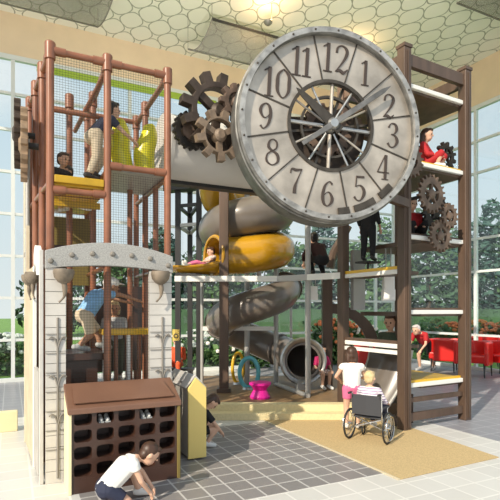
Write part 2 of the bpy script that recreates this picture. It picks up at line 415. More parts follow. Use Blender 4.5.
for z, yel in ((.69, 1), (1.8, 0), (2.94, 0), (4.07, 1), (5.22, 0)):
    tbox(-.02 if z > 3 else .4, TWX, .03, TWY, z - .1, z - .03).build('platform', 'umber', tower)
    tbox(.075, TWX - .075, -.03, .03, z - .065, z).build('edge_strip', 'white', tower, bevel=.008)['label'] = 'white front edge strip'
    tbox(.075, TWX - .075, 0.02, .07, z, z + .035).build('edge_rail', 'umber' if not yel else 'yellow', tower)
    if yel: tbox(.08 if z > 3 else .42, TWX - .08, .08, TWY - .08, z - .03, z + .02).build('platform_mat', 'goldmat', tower)['label'] = 'yellow platform mat'
for z, yel in ((2.42, 1), (1.28, 0)):
    tbox(-.03, .03, .075, TWY - .075, z - .07, z).build('edge_strip', 'white', tower, bevel=.008)['label'] = 'white side edge strip'
    tbox(.03, .4, .075, TWY - .075, z - .07, z - .02).build('platform', 'umber', tower)
    tbox(-.02, .03, .075, TWY - .075, z, z + .05).build('edge_rail', 'yellow' if yel else 'umber', tower)
tbox(.075, TWX - .075, -.03, .03, .12, .24).build('bottom_beam', 'umber', tower)
tbox(.075, TWX - .075, -.02, .03, .40, .47).build('bottom_beam', 'umber', tower)
tbox(-.03, .03, .075, TWY - .075, 1.12, 1.18).build('edge_strip', 'white', tower)
tbox(.15, .42, TWY - .1, TWY - .02, 1.8, 2.85).build('back_panel', 'greysteel', tower)
# gears on the tower face
GP = dict(group=None)
def tg(px, py, off): 
    # a point in front of the tower's front face
    n = -TYV; o = tw(0, -off, 0); ray = dp(px, py, 1) - V((0, 0, CAM_H)); k = (o - V((0, 0, CAM_H))).dot(n) / ray.dot(n)
    return V((0, 0, CAM_H)) + ray * k
gear('cog_wheel', 'large rusty brown cog, topmost of three meshing on the tower front', tg(431, 194, .14), .30, 20, 'rustgear', (0, 0, ta), .05, .5, .17, 5, .25, axle=.5, sharp=1)
gear('cog_wheel', 'small rusty brown cog at the right between the two larger tower cogs', tg(449, 216, .17), .20, 14, 'rustgear', (0, 0, ta), .05, .5, .2, 4, .3, axle=.3, sharp=1)
gear('cog_wheel', 'rusty brown cog at the bottom of three on the tower front', tg(440, 236, .14), .255, 18, 'rustgear', (0, 0, ta), .05, .5, .18, 5, .28, axle=.3, sharp=1)
gear('cog_wheel', 'dark cog standing behind the red-dressed child on the tower', tw(1.0, .70, 4.60), .36, 18, 'blackgear', (0, 0, ta), .05, .55, .15, 5, .2, axle=.4, sharp=1)
gear('cog_wheel', 'small black openwork cog above the yellow mat, near the tower corner post', tw(1.22, .22, 4.36), .24, 11, 'blackgear', (0, 0, ta), .05, .5, .25, 5, .25, axle=.4)
gear('cog_wheel', 'rusty cog half hidden behind the right rim of the clock', tg(410, 160, .16), .27, 18, 'rustgear', (0, 0, ta), .05, .5, .18, 4, .28, axle=.1, sharp=1)
gear('cog_wheel', 'dark cog partly hidden behind the topmost rusty tower cog', tw(1.0, .25, 3.42), .34, 18, 'blackgear', (0, 0, ta), .05, .5, .18, 5, .28, axle=.4, sharp=1)

# ------------------------------------------------------------------ the giant clock
CR = 1.29
ck = thing('giant_clock', 'giant round silver clock with black numerals mounted in front of the tower', 'clock', (0, 0, 0))
def ring(r0, r1, y0, y1, n=96): return MB().lathe([(r0, y0), (r1, y0), (r1, y1), (r0, y1)], (0, 0, 0), (0, 1, 0), n, True)
MB().lathe([(1.11, .06), (1.11, -.05), (1.13, -.075), (1.175, -.075), (1.20, -.05), (1.20, .0), (1.215, .01), (1.215, .28), (1.19, .32), (1.11, .32)], (0, 0, 0), (0, 1, 0), 96, True).build('rim', 'rim', ck, smooth=35)
ring(1.115, 1.18, -.085, -.07).build('rim_face', 'rimlight', ck)
ring(.56, 1.12, .0, .02).build('dial', 'weathered', ck)
ring(.53, .57, -.02, .05).build('inner_ring', 'darkmetal', ck)
ring(.36, .39, .03, .07).build('inner_ring', 'darkmetal', ck)
for k in range(48):
    a = 2 * PI * k / 48
    if k % 2 == 0: MB().lathe([(.001, -.012), (.012, -.008), (.014, 0)], (1.148 * math.cos(a), -.085, 1.148 * math.sin(a)), (0, 1, 0), 8).build('rivet', 'darkmetal', ck)
for k in range(12):
    a = 2 * PI * (k + .5) / 12; d = V((math.sin(a), 0, math.cos(a)))
    MB().beam(d * .57 + V((0, -.004, 0)), d * 1.11 + V((0, -.004, 0)), .016, .016, (0, 1, 0)).build('divider', 'darkmetal', ck)
    a = 2 * PI * k / 12; d = V((math.sin(a), 0, math.cos(a)))
    MB().tube(d * .1 + V((0, .03, 0)), d * .54 + V((0, .03, 0)), .014 if k % 3 else .024, 8).build('spoke', 'steel' if k % 2 else 'weathered', ck)
for k in range(6):
    a = 2 * PI * (k + .3) / 6; d = V((math.sin(a), .0, math.cos(a)))
    MB().beam(d * .06 + V((0, .1, 0)), d * .55 + V((0, .1, 0)), .03, .05, (0, 1, 0)).build('back_arm', 'darkmetal', ck)
lo = [(.545 * math.cos(a), .545 * math.sin(a)) for a in [PI * .93 + (PI * 1.22) * i / 30 for i in range(31)]]
MB().prism(lo, (0, .2, 0), (1, 0, 0), (0, 0, 1), -.03).build('shade_backing', 'darkgear', ck)  # dark sheet added to stand for the unlit depth behind the dial
# little wheel in front of the dark backing
lo = []; li = []
for i in range(16):
    for a, q in ((0, .29), (.3, .29), (.4, .34), (.7, .34)):
        x = 2 * PI * (i + a) / 16; lo.append((q * math.cos(x), q * math.sin(x))); li.append((.2 * math.cos(x), .2 * math.sin(x)))
MB().ringprism(lo, li, (0, .13, 0), (1, 0, 0), (0, 0, 1), -.04).build('drive_gear', 'rustgear', ck)
MB().lathe([(.001, -.12), (.05, -.12), (.075, -.09), (.075, .15), (.001, .15)], (0, 0, 0), (0, 1, 0), 24).build('hub', 'steel', ck, smooth=40)
def hand(name, ang, L, tail, w0, w1, y, m):
    d = V((math.sin(ang), 0, math.cos(ang))); e = V((d.z, 0, -d.x))
    lp = [(-w0 * .7, -tail), (w0 * .7, -tail), (w0, 0), (w1, L * .86), (0, L), (-w1, L * .86), (-w0, 0)]
    MB().prism(lp, V((0, y, 0)), e, d, .018).build(name, m, ck, bevel=.004)
hand('minute_hand', math.radians(52), .93, .5, .036, .03, -.10, 'handgrey')
hand('hour_hand', math.radians(-54), .62, .12, .075, .035, -.07, 'darkmetal')
for k, (a, b) in enumerate(((128, 139), (144, 160), (164, 172))):
    n_ = 10; q0 = [(math.sin(math.radians(a + (b - a) * i / n_)), math.cos(math.radians(a + (b - a) * i / n_))) for i in range(n_ + 1)]
    MB().ringprism([(x * 1.105, z * 1.105) for x, z in q0], [(x * 1.02, z * 1.02) for x, z in q0], (0, -.005, 0), (1, 0, 0), (0, 0, 1), .03, closed=False).build('rim_slot', 'darkmetal', ck)
# numerals with thick and thin strokes
ST = {
 '1': [[(.3, 0, .15), (.3, 1, .15)], [(.12, 0, .045), (.48, 0, .045)], [(.1, .86, .045), (.3, .98, .07)]],
 '2': [[(.1, .72, .1), (.14, .9, .09), (.32, .99, .045), (.5, .88, .12), (.52, .7, .15), (.38, .42, .1), (.1, .06, .04)], [(.08, .05, .05), (.25, .1, .12), (.42, .03, .13), (.58, .17, .04)]],
 '3': [[(.08, .8, .1), (.2, .97, .05), (.4, .95, .1), (.48, .76, .15), (.38, .57, .06), (.22, .53, .03)], [(.22, .53, .03), (.42, .48, .08), (.53, .27, .16), (.4, .04, .08), (.2, .01, .05), (.07, .16, .1)]],
 '4': [[(.38, 1, .05), (.04, .28, .05)], [(.04, .28, .05), (.6, .28, .05)], [(.42, 1, .14), (.42, 0, .14)], [(.26, 0, .04), (.58, 0, .04)]],
 '5': [[(.14, 1, .05), (.12, .56, .05)], [(.14, .96, .1), (.5, .98, .1)], [(.12, .56, .04), (.32, .63, .06), (.5, .48, .14), (.52, .26, .16), (.38, .03, .08), (.2, .02, .05), (.07, .15, .1)]],
 '6': [[(.5, .88, .09), (.36, .99, .05), (.16, .8, .12), (.08, .42, .16), (.14, .12, .12), (.3, .01, .05), (.48, .14, .13), (.52, .32, .15), (.42, .52, .08), (.28, .56, .04), (.13, .42, .04)]],
 '7': [[(.06, .78, .05), (.1, .95, .08), (.3, .92, .13), (.56, .97, .04)], [(.56, .97, .04), (.38, .55, .07), (.28, .25, .15), (.27, 0, .17)]],
 '8': [[(.3, .55, .07), (.12, .68, .13), (.14, .9, .1), (.3, 1, .04), (.46, .9, .08), (.46, .68, .08), (.3, .55, .07)], [(.3, .55, .07), (.52, .4, .14), (.54, .14, .12), (.3, 0, .04), (.06, .14, .1), (.08, .4, .08), (.3, .55, .07)]],
 '0': [[(.3, 1, .04), (.1, .8, .12), (.07, .5, .16), (.1, .2, .12), (.3, 0, .04), (.5, .2, .12), (.53, .5, .16), (.5, .8, .12), (.3, 1, .04)]]}
ST['9'] = [[(.6 - x, 1 - y, q) for x, y, q in ST['6'][0]]]
def glyph(mb, ch, cx, cz, H):
    for s in ST[ch]:
        pp = spline(s, 6) if len(s) > 2 else [V(q) for q in s]
        P = [(cx + (p.x - .3) * H * .92, cz + (p.y - .5) * H, p.z * H * .8) for p in pp]; L = []; Rr = []
        for i, (x, z, wd) in enumerate(P):
            a, b = P[max(i - 1, 0)], P[min(i + 1, len(P) - 1)]; dx, dz = b[0] - a[0], b[1] - a[1]; q = math.hypot(dx, dz) or 1
            L.append((x - dz / q * wd / 2, z + dx / q * wd / 2)); Rr.append((x + dz / q * wd / 2, z - dx / q * wd / 2))
        mb.ringprism(L, Rr, (0, 0, 0), (1, 0, 0), (0, 0, 1), .012, closed=False)
for h in range(1, 13):
    a = 2 * PI * h / 12 + (.08 if h == 2 else 0); x, z = .845 * math.sin(a), .845 * math.cos(a); mb = MB(); s = str(h); H = .31 if h < 10 else .35
    for i, ch in enumerate(s): glyph(mb, ch, x + ((i - (len(s) - 1) / 2) * (.13 if s == '11' else .175)), z, H)
    mb.build('numeral', 'paint_black', ck)
CKC = at(331, 126, 4.95)
ck.location = CKC; ck.rotation_euler = (0, math.radians(3.2), math.radians(-13))
bpy.context.view_layer.update()
MB().beam(CKC + V((.55, .2, .1)), tw(0, -.05, CKC.z + .1), .1, .12).build('mounting_arm', 'umber', ck)
MB().beam(CKC + V((.35, .2, -.6)), tw(0, -.05, CKC.z - .7), .1, .12).build('mounting_arm', 'umber', ck)

# ------------------------------------------------------------------ the copper tube climbing tower on the left
XL = (.39, 1.0, 1.71); YL = (5.72, 6.25, 6.8, 7.35); ZT = 4.68
cl = thing('climbing_tower', 'tall copper brown tube climbing tower with netting behind the grey arch', 'climbing frame', (1.05, 6.5, 0))
def xl(y): return XL[0] - (y - YL[0]) * .09
cl_posts = [(x, YL[0]) for x in XL] + [(xl(y), y) for y in YL[1:]] + [(XL[2], YL[3]), (XL[1], YL[3]), (XL[2], YL[2]), (XL[1], YL[2]), (.72, 7.0)]
def sleeve(mb, p, q, r): mb.tube(p, q, r)
for i, (x, y) in enumerate(cl_posts):
    top = ZT
    MB().tube((x, y, 0), (x, y, top), .042, 14).build('post', 'copper', cl, smooth=40)
    m = MB(); m.tube((x, y, top - .14), (x, y, top + .035), .058, 14); m.ell((x, y, top + .035), (.058, .058, .03), 14, 6)
    m.build('sleeve', 'copper', cl, smooth=40)
def rail(p, q, r=.036, sl=True):
    p, q = V(p), V(q); MB().tube(p, q, r).build('rail', 'copper', cl, smooth=40)
    if sl:
        d = (q - p).normalized(); MB().tube(p + d * .03, p + d * .16, r + .012).build('sleeve', 'copper', cl, smooth=40); MB().tube(q - d * .16, q - d * .03, r + .012).build('sleeve', 'copper', cl, smooth=40)
for a, b in ((0, 1), (1, 2)):
    rail((XL[a], YL[0], ZT - .04), (XL[b], YL[0], ZT - .04)); rail((XL[a], YL[3], ZT - .04), (XL[b], YL[3], ZT - .04), sl=False)
    rail((XL[a], YL[0], 3.12 if a == 0 else 3.46), (XL[b], YL[0], 3.12 if a == 0 else 3.46))
for x in XL: rail((x, YL[0], ZT - .06), (xl(YL[3]) if x == XL[0] else x, YL[3], ZT - .06))
rail(at(108, 68, 5.78), at(75, 131, 7.35), .032, False)
for x, y in ((1.25, 7.1), (1.45, 6.6), (1.71, 6.25)): MB().tube((x, y, 0), (x, y, 3.42), .036).build('post', 'copper', cl, smooth=40)
rail((XL[0], YL[1], 4.2), (XL[1], YL[1], 4.2), .03, False); rail((XL[0], YL[0], 2.33), (XL[1], YL[0], 2.33))
for y in YL[1:]: rail((xl(y), y, 3.2), (XL[1], y, 3.2), .03, False)
for x in XL[1:]: rail((x, YL[0], 3.4), (x, YL[3], 3.4), .03, False)
for x in XL: rail((x, YL[0], 2.3), (xl(YL[3]) if x == XL[0] else x, YL[3], 2.3), .03, False)
rail((XL[0], YL[0], 3.2), (xl(YL[3]), YL[3], 3.2), .03, False)
# platforms
MB().bb(XL[0], XL[1], YL[0] + .03, YL[3], 3.18, 3.24).build('platform', 'yellow', cl)['label'] = 'yellow upper platform'
MB().bb(XL[0] + .04, XL[1] - .04, YL[0] - .03, YL[0] + .02, 3.20, 3.285).build('toe_board', 'goldmat', cl, bevel=.01)['label'] = 'yellow toe board'
MB().bb(XL[0] + .04, XL[1] - .04, YL[0] + .25, YL[0] + .3, 3.0, 3.07).build('toe_board', 'goldmat', cl)
MB().bb(XL[1], XL[2], YL[0] + .04, YL[2], 3.42, 3.46).build('platform', 'greysteel', cl)['label'] = 'grey upper platform'
MB().bb(XL[0] + .04, XL[1] + .1, YL[3] - .1, YL[3] - .06, 2.15, 3.1).build('back_panel', 'olive', cl)['label'] = 'yellow back panel toned down to olive for shade'  # a yellow panel whose shade is put into the olive colour
MB().bb(XL[0] + .04, XL[1] + .1, YL[3] - .13, YL[3] - .1, 2.62, 2.7).build('back_panel', 'cubby', cl)
MB().bb(XL[1] + .03, XL[2] + .1, YL[3] - .1, YL[3] - .06, .9, 2.15).build('back_panel', 'cubby', cl)
MB().bb(XL[0] + .02, 1.02, 5.82, 6.6, 1.22, 1.3).build('step_platform', 'cubby', cl, bevel=.01)
MB().bb(XL[0] + .06, .92, 5.9, 6.5, .0, 1.22).build('step_box', 'cubby', cl)
MB().bb(1.02, 1.62, 6.62, 7.25, .0, .8).build('step_box', 'cubby', cl)
yt = MB().bb(.98, 1.62, 5.86, 6.35, 1.5, 1.57); yt.build('step_platform', 'yellow', cl, bevel=.012)['label'] = 'yellow step platform'
for i, x in enumerate((1.0, 1.14, 1.28, 1.42, 1.58)):
    MB().tube((x, 5.9 + .05 * (i % 2), 0), (x, 5.9 + .05 * (i % 2), 1.5), .024).build('baluster', 'white' if i in (0, 2) else 'copper', cl)
for i, x in enumerate((1.07, 1.21, 1.35, 1.5)):
    MB().tube((x, 6.3, 0), (x, 6.3, 1.5), .024).build('baluster', 'white' if i in (1, 3) else 'copper', cl)
# lemon petal panels in the right bay
for cx, lean in ((1.30, -.02), (1.54, .03)):
    mb = MB(); vs = []; fs = []
    for i in range(15):
        t = i / 14; z = 3.46 + .75 * t; wd = .135 * (math.sin(PI * (.12 + .78 * t)) ** .5)
        for k in range(9):
            s = -1 + k / 4; vs.append((cx + lean * t * 3 + wd * s + .02 * math.sin(t * 9), 6.28 - .09 * (1 - s * s), z))
    n0 = len(vs); vs += [(x, y + .03, z) for x, y, z in vs]
    for i in range(14):
        for k in range(8):
            a = i * 9 + k; fs += [(a, a + 1, a + 10, a + 9), (n0 + a, n0 + a + 9, n0 + a + 10, n0 + a + 1)]
    for i in range(14):
        for k in (0, 8): a = i * 9 + k; fs.append((a, a + 9, n0 + a + 9, n0 + a))
    for k in range(8): fs += [(k, k + 1, n0 + k + 1, n0 + k), (126 + k, 126 + k + 1, n0 + 127 + k, n0 + 126 + k)]
    mb.add(vs, fs).build('petal_panel', 'lemon', cl, smooth=50)['label'] = 'lemon yellow petal panel'
def net(parent, p, ux, uz, W, H, step=.028, r=.0015, m='net'):
    p, ux, uz = V(p), V(ux), V(uz); mb = MB(); nx = int(W / step); nz = int(H / step)
    for i in range(nx + 1): q = p + ux * (W * i / nx); mb.path([q, q + uz * H], r, 4)
    for i in range(nz + 1): q = p + uz * (H * i / nz); mb.path([q, q + ux * W], r, 4)
    return mb.build('netting', m, parent)
net(cl, (XL[0] + .04, YL[0], 3.32), (1, 0, 0), (0, 0, 1), .53, 1.28)
net(cl, (XL[1] + .04, YL[0], 3.46), (1, 0, 0), (0, 0, 1), .63, 1.14)
net(cl, (XL[0] + .04, YL[0], 2.4), (1, 0, 0), (0, 0, 1), .53, .72)
net(cl, (XL[1] + .04, YL[0], 2.4), (1, 0, 0), (0, 0, 1), .63, .98)

# ------------------------------------------------------------------ the grey arch gateway in front of it
YA = 5.40
gw = thing('arch_gateway', 'grey arch gateway on pale plank pillars behind the brown cubby unit', 'gateway', (1.05, YA, 0))
XA0, XA1 = at(45, 260, YA).x, at(173, 260, YA).x
n = 24; top = []; bot = []
for i in range(n + 1):
    t = i / n; x = XA0 + (XA1 - XA0) * t; s = 1 - (2 * t - 1) ** 2
    top.append((x, 2.415 + .115 * s)); bot.append((x, 2.225 + .055 * s))
MB().ringprism(top, bot, (0, YA, 0), (1, 0, 0), (0, 0, 1), -.09, closed=False).build('arch_beam', 'concrete', gw, bevel=.006)
for i in range(7):
    t = .04 + .92 * i / 6; s = 1 - (2 * t - 1) ** 2
    MB().lathe([(.001, -.03), (.015, -.028), (.024, -.015), (.03, 0), (.03, .01)], (XA0 + (XA1 - XA0) * t, YA, 2.325 + .085 * s - (.03 if i in (0, 6) else 0)), (0, 1, 0), 14).build('bolt', 'branch', gw, smooth=40)
def pillar(x0, x1, zt, nrow=18):
    for i in range(nrow):
        z0 = zt * i / nrow; MB().bb(x0, x1, YA + .015, YA + .08, z0 + .003, zt * (i + 1) / nrow - .003).build('plank', 'pale', gw)
    MB().bb(x0 + .005, x1 - .005, YA + .03, YA + .085, 0, zt).build('pillar', 'branch', gw)
PX = ((XA0 + .005, at(66, 400, YA).x), (at(150, 400, YA).x, at(172, 400, YA).x))
for x0, x1 in PX:
    pillar(x0, x1, 2.24)
    xc = (x0 + x1) / 2 + .02
    MB().tube((xc, YA + .01, .05), (xc, YA + .01, 1.72), .012, 8).build('branch_stem', 'branch', gw)
    for z in (.72, 1.12, 1.52):
        for s in (-1, 1):
            MB().path(spline([(xc, YA + .005, z - .12), (xc + s * .025, YA + .002, z - .03), (xc + s * .06, YA, z), (xc + s * .085, YA, z - .02)], 5), .009, 6).build('branch', 'branch', gw, smooth=40)
    for k in range(7): MB().beam((x0 - .0, YA + .006, .35 + k * .2), (x1, YA + .006, .35 + k * .2), .006, .006).build('wire', 'branch', gw)
def acorn(parent, c, s=1, d=V((1, 0, 0)), nm='acorn_bracket'):
    c = V(c); m = MB().lathe([(.001, .0), (.105 * s, .0), (.112 * s, -.03 * s), (.1 * s, -.09 * s), (.06 * s, -.14 * s), (.02 * s, -.16 * s), (.001, -.165 * s)], c, (0, 0, 1), 18)
    o = m.build(nm, 'tan', parent, smooth=45)
    pts = spline([c + V((0, 0, -.13 * s)), c + d * .012 * s + V((0, 0, -.22 * s)), c + d * .0 * s + V((0, 0, -.30 * s)), c - d * .05 * s + V((0, 0, -.36 * s))], 6)
    MB().path(pts, [.026 * s + .006 * s * math.sin(i / 3) - .004 * i / 6 * s for i in range(len(pts))], 8).build('hook', 'tan', o, smooth=45)
acorn(gw, (at(64, 280, YA - .08).x, YA - .06, 2.22), .95)
acorn(gw, (at(161, 280, YA - .08).x, YA - .06, 2.235), .95)
net(gw, (PX[0][1], YA + .03, .75), (1, 0, 0), (0, 0, 1), PX[1][0] - PX[0][1], 1.52, .03)
# side fence running back from the left pillar
sf = thing('side_fence', 'pale cream plank fence running back from the left arch pillar', 'fence', (.33, 6.4, 0))
XS = XA0 - .03
def xs(y): return XS + (.15 - XS) * (y - 5.4) / 2.65
for y, m in ((5.46, 'pale'), (6.1, 'plate'), (7.3, 'cream')):
    MB().bb(xs(y) - .02, xs(y) + .02, y - .04, y + .04, 0, 2.42 if y < 6 else (2.3 if y < 7 else 4.2)).build('post', m, sf, bevel=.006)
for i in range(4):
    y = 5.62 + .12 * i; MB().bb(xs(y) - .02, xs(y) + .02, y - .055, y + .055, .05, 1.15).build('board', 'pale', sf)
for i in range(8):
    y = 6.22 + .13 * i; MB().bb(xs(y) - .02, xs(y) + .02, y - .06, y + .06, .05, 2.9 if i > 5 else 2.3).build('board', 'cream', sf)
lo = []; li = []
for i in range(25):
    t = i / 24; y = 5.46 + .62 * t; s = 1 - (2 * t - 1) ** 2
    lo.append((y, 2.43 + .07 * s)); li.append((y, 2.14 + .17 * s + .022 * (i % 4 < 2)))
MB().ringprism(lo, li, (XS - .05, 0, 0), (0, 1, 0), (0, 0, 1), .05, closed=False).build('scalloped_plate', 'plate', sf)['label'] = 'white scalloped arch plate'
for y in (5.62, 6.05): acorn(sf, (xs(y) - .06, y, 2.20), .78, V((-.3, 1.6, 0)))
for y in (7.0, 7.36):
    MB().tube((xs(y), y, 2.3), (xs(y), y, 4.1), .03).build('post', 'greysteel', sf)
MB().path(arc((xs(7.18), 7.18, 3.3), .14, 0, 2 * PI, 20, (0, 1, 0))[:-1], .018, 8, True).build('ring', 'branch', sf)
for z in (2.55, 3.9): MB().beam((xs(7), 7.0, z), (xs(7.36), 7.36, z), .04, .06).build('brace', 'branch', sf)
# edge-on cogs on the left
def side_cog(px, py, X, r, m, label):
    c = dp(px, py, X)
    return gear('cog_wheel', label, c, r, 16, m, (0, 0, math.radians(-91.0)), .075, .5, .13, 5, .25, axle=.2)
side_cog(24, 145, 5.75, .43, 'tangear', 'tan brown cog seen edge-on beside the copper posts at far left')
side_cog(17.5, 134, 6.0, .42, 'darkgear', 'dark cog seen edge-on, leftmost of all the cogs')

# ------------------------------------------------------------------ cladding duct and gears left of the clock
dc = thing('cladding_duct', 'long pale grey round duct running behind the dark cogs left of the clock', 'duct', at(235, 140, 6.5))
c0 = at(165, 142, 6.5); DX0 = at(161, 142, 6.5).x
MB().lathe([(.001, 0), (.42, 0), (.43, .02), (.43, 2.9), (.42, 2.92), (.001, 2.92)], (DX0, 6.5, c0.z - .06), (1, 0, 0), 40).build('duct_shell', 'duct', dc, smooth=40)
for x in (.02, 1.5, 2.85): MB().lathe([(.43, 0), (.445, 0), (.445, .05), (.43, .05)], (DX0 + x, 6.5, c0.z - .06), (1, 0, 0), 40, True).build('band', 'duct', dc, smooth=40)
MB().bb(DX0, 5.2, 6.62, 6.78, c0.z - .52, c0.z - .42).build('support_beam', 'blacksteel', dc)
gear('cog_wheel', 'biggest dark brown cog, toothed high beside the left of the clock', at(217, 113, 5.75), .50, 12, 'darkgear', (0, 0, .05), .14, .6, .26, 3, .22, axle=.5, a0=.1, sharp=.2)
gear('cog_wheel', 'tan cog with wide teeth low in front of the biggest dark cog', at(219, 136, 5.55), .32, 9, 'duskgear', (0, 0, .05), .10, .62, .3, 3, .25, axle=.7, a0=.25, sharp=.2)
gear('cog_wheel', 'dark toothless-looking cog low at left against the pale duct', at(191, 131, 5.95), .25, 18, 'blackgear', (0, 0, .05), .08, .62, .1, 5, .5, axle=.3, mhub='rustgear')
gear('cog_wheel', 'rust brown cog squeezed between the biggest dark cog and the clock rim', at(236, 103, 5.62), .24, 9, 'rustgear', (0, 0, .05), .08, .5, .25, 4, .3, axle=.5)

# ------------------------------------------------------------------ brown shoe cubby unit, cubby house
bx0, bx1, by0, by1 = .50, 1.635, 5.0, 5.36
cu = thing('shoe_cubby', 'dark brown shoe cubby unit with rounded pigeonholes behind the bending child', 'shelf unit', ((bx0 + bx1) / 2, 5.18, 0))
def rrect(w_, h_, k=24):
    o = []
    for i in range(k):
        a = 2 * PI * i / k; c, s = math.cos(a), math.sin(a)
        o.append((math.copysign(abs(c) ** .45, c) * w_ / 2, math.copysign(abs(s) ** .45, s) * h_ / 2))
    return o
def sq(w_, h_, k=24):
    o = []
    for i in range(k):
        a = 2 * PI * i / k; c, s = math.cos(a), math.sin(a); q = max(abs(c), abs(s)); o.append((c / q * w_ / 2, s / q * h_ / 2))
    return o
fx0, fx1, fz0, fz1 = bx0 + .035, bx1 - .035, .10, .78
cw, chh = (fx1 - fx0) / 5, (fz1 - fz0) / 4.05
m = MB()
for i in range(5):
    for j in range(4):
        cx, cz = fx0 + cw * (i + .5), fz0 + .04 + chh * (j + .5)
        lo, li = sq(cw, chh), rrect(cw * .8, chh * .74)
        m.ringprism(lo, li, (cx, by0 + .022, cz), (1, 0, 0), (0, 0, 1), .02)
        k = len(li); a = [V((cx + x, by0 + .02, cz + z)) for x, z in li]; b = [V((cx + x * .92, by0 + .24, cz + z * .92)) for x, z in li]
        m.add(a + b, [(q, (q + 1) % k, k + (q + 1) % k, k + q) for q in range(k)] + [tuple(k + q for q in range(k))])
m.build('pigeonhole_front', 'cubby', cu)
MB().bb(fx0, fx1, by0, by0 + .022, 0, fz0 + .04).build('front_rail', 'cubby', cu)
MB().bb(fx0, fx1, by0, by0 + .022, fz0 + .04 + 4 * chh, .80).build('front_rail', 'cubby', cu)
def side(x0, x1, nm, mm):
    lp = [(by0 - .015, 0), (by1, 0), (by1, 1.0), (by0 + .02, .82), (by0 - .015, .78)]
    MB().prism(lp, (x0, 0, 0), (0, 1, 0), (0, 0, 1), x1 - x0).build(nm, mm, cu, bevel=.006)
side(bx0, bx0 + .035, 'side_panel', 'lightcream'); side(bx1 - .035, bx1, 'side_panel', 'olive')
lp = [(by0 - .03, .78), (by0 - .03, .835), (by1 + .01, 1.035), (by1 + .01, .985)]
MB().prism(lp, (bx0 - .005, 0, 0), (0, 1, 0), (0, 0, 1), bx1 - bx0 + .01).build('sloping_top', 'cubbytop', cu, bevel=.008)
a = V((0, .2, 1)).normalized(); nrm = V((0, -.475, .88)).normalized(); up = V((0, .88, .475)).normalized()
MB().prism([(bx0 + .06, 0), (bx1 - .06, 0), (bx1 - .12, .30), (bx0 + .07, .30)], V((0, by0 + .02, .875)), (1, 0, 0), up, .012).build('top_inset', 'cubbytop', cu)
MB().bb(bx0 + .03, bx1 - .03, by1 - .02, by1, 0, .95).build('back_panel', 'cubby', cu)
sh0 = None
for i in (1, 3):
    for k in (-.032, .032):
        c = V((fx0 + cw * (i + .5) + k, by0 + .11, fz0 + .04 + chh * 3.13))
        t = thing('shoe', 'white shoe of a pair in the top row pigeonhole, ' + ('second hole from left' if i == 1 else 'fourth hole from left'), 'shoe', c, 'white shoes in the brown cubby holes ' + ('second hole' if i == 1 else 'fourth hole'))
        MB().ell(c + V((0, 0, .025)), (.025, .085, .028), 12, 8).ell(c + V((0, .045, .04)), (.022, .035, .03), 12, 8).build('upper', 'shoe', t, smooth=60)
        MB().bb(c.x - .026, c.x + .026, c.y - .08, c.y + .08, c.z - .005, c.z + .012).build('sole', 'greyshoe', t)

ch = thing('cubby_house', 'small cubby house with pale yellow gable board right of the brown cubby unit', 'playhouse', (2.0, 5.9, 0))
hx0, hx1, hy0, hy1 = 1.90, 2.13, 5.50, 6.35
lp = [(hx0, 0.02), (hx1, .02), (hx1, .86), ((hx0 + hx1) / 2 - .02, .99), (hx0, .86)]
MB().prism(lp, (0, hy0 + .03, 0), (1, 0, 0), (0, 0, 1), .03).build('gable_board', 'paleyellow', ch, bevel=.005)
MB().prism(lp, (0, hy1, 0), (1, 0, 0), (0, 0, 1), .03).build('gable_board', 'paleyellow', ch)
MB().bb(hx0 + .02, hx0 + .045, hy0 + .03, hy1 - .03, .02, .88).build('side_wall', 'housegrey', ch)
MB().bb(hx1 - .045, hx1 - .02, hy0 + .03, hy1 - .03, .02, .88).build('side_wall', 'housegrey', ch)
pk = ((hx0 + hx1) / 2 - .02, 1.0)
for s, x in ((-1, hx0 - .015), (1, hx1 + .015)):
    MB().beam((((x + pk[0]) / 2), hy0 + .05, (.86 + pk[1]) / 2), ((x + pk[0]) / 2, hy1, (.86 + pk[1]) / 2), math.hypot(x - pk[0], .14), .02, (s * .75, 0, .7)).build('roof_panel', 'duct', ch)
for k in range(2): MB().bb(hx0 - .005, hx0 + .01, hy0 + .25 + .3 * k, hy0 + .31 + .3 * k, .875, .92).build('roof_stripe', 'branch', ch)

# ------------------------------------------------------------------ raised walkway, posts, slides
wk = thing('raised_walkway', 'grey edged raised walkway on a brown post and steel posts by the spiral slide', 'walkway', cf(0, 9.3, .2))
P1 = gd(224, 392, .2); ZW = 2.47
l0 = (224 - 250) / F_PX * (F_PX * 1.6 / 82); d1 = F_PX * 1.6 / 82
MB().box((P1.x, P1.y, 2.4), (.18, .18, 4.4), rz=-AZ).build('main_post', 'umber', wk, bevel=.015)['label'] = 'thick dark brown post'
MB().box((P1.x, P1.y, .24), (.27, .27, .08), rz=-AZ).build('post_base', 'umber', wk)
GP_ = [(276, 384), (308, 396)]
for px, py in GP_:
    p = gd(px, py, .2); MB().tube(p, (p.x, p.y, 3.6 if px == 308 else 3.95), .052, 14).build('steel_post', 'greysteel', wk, smooth=40)
for px, py, zt in ((202, 384, 2.4), (291, 372, 2.4)):
    p = gd(px, py, .2); MB().tube(p, (p.x, p.y, zt), .035, 12).build('steel_post', 'greysteel', wk, smooth=40)
E0 = cf(-1.45, d1 - .12, ZW - .07); E1 = cf(.53, d1 - .12, ZW - .07); E2 = cf((308 - 250) / F_PX * 8.9, 8.9, ZW - .07); E3 = tw(-.05, TWY, ZW - .07)
MB().beam(E0, E1, .07, .11).build('edge_beam', 'white', wk, bevel=.008); MB().beam(E1, E2, .07, .11).build('edge_beam', 'greysteel', wk); MB().beam(E2, E3, .07, .11).build('edge_beam', 'white', wk)
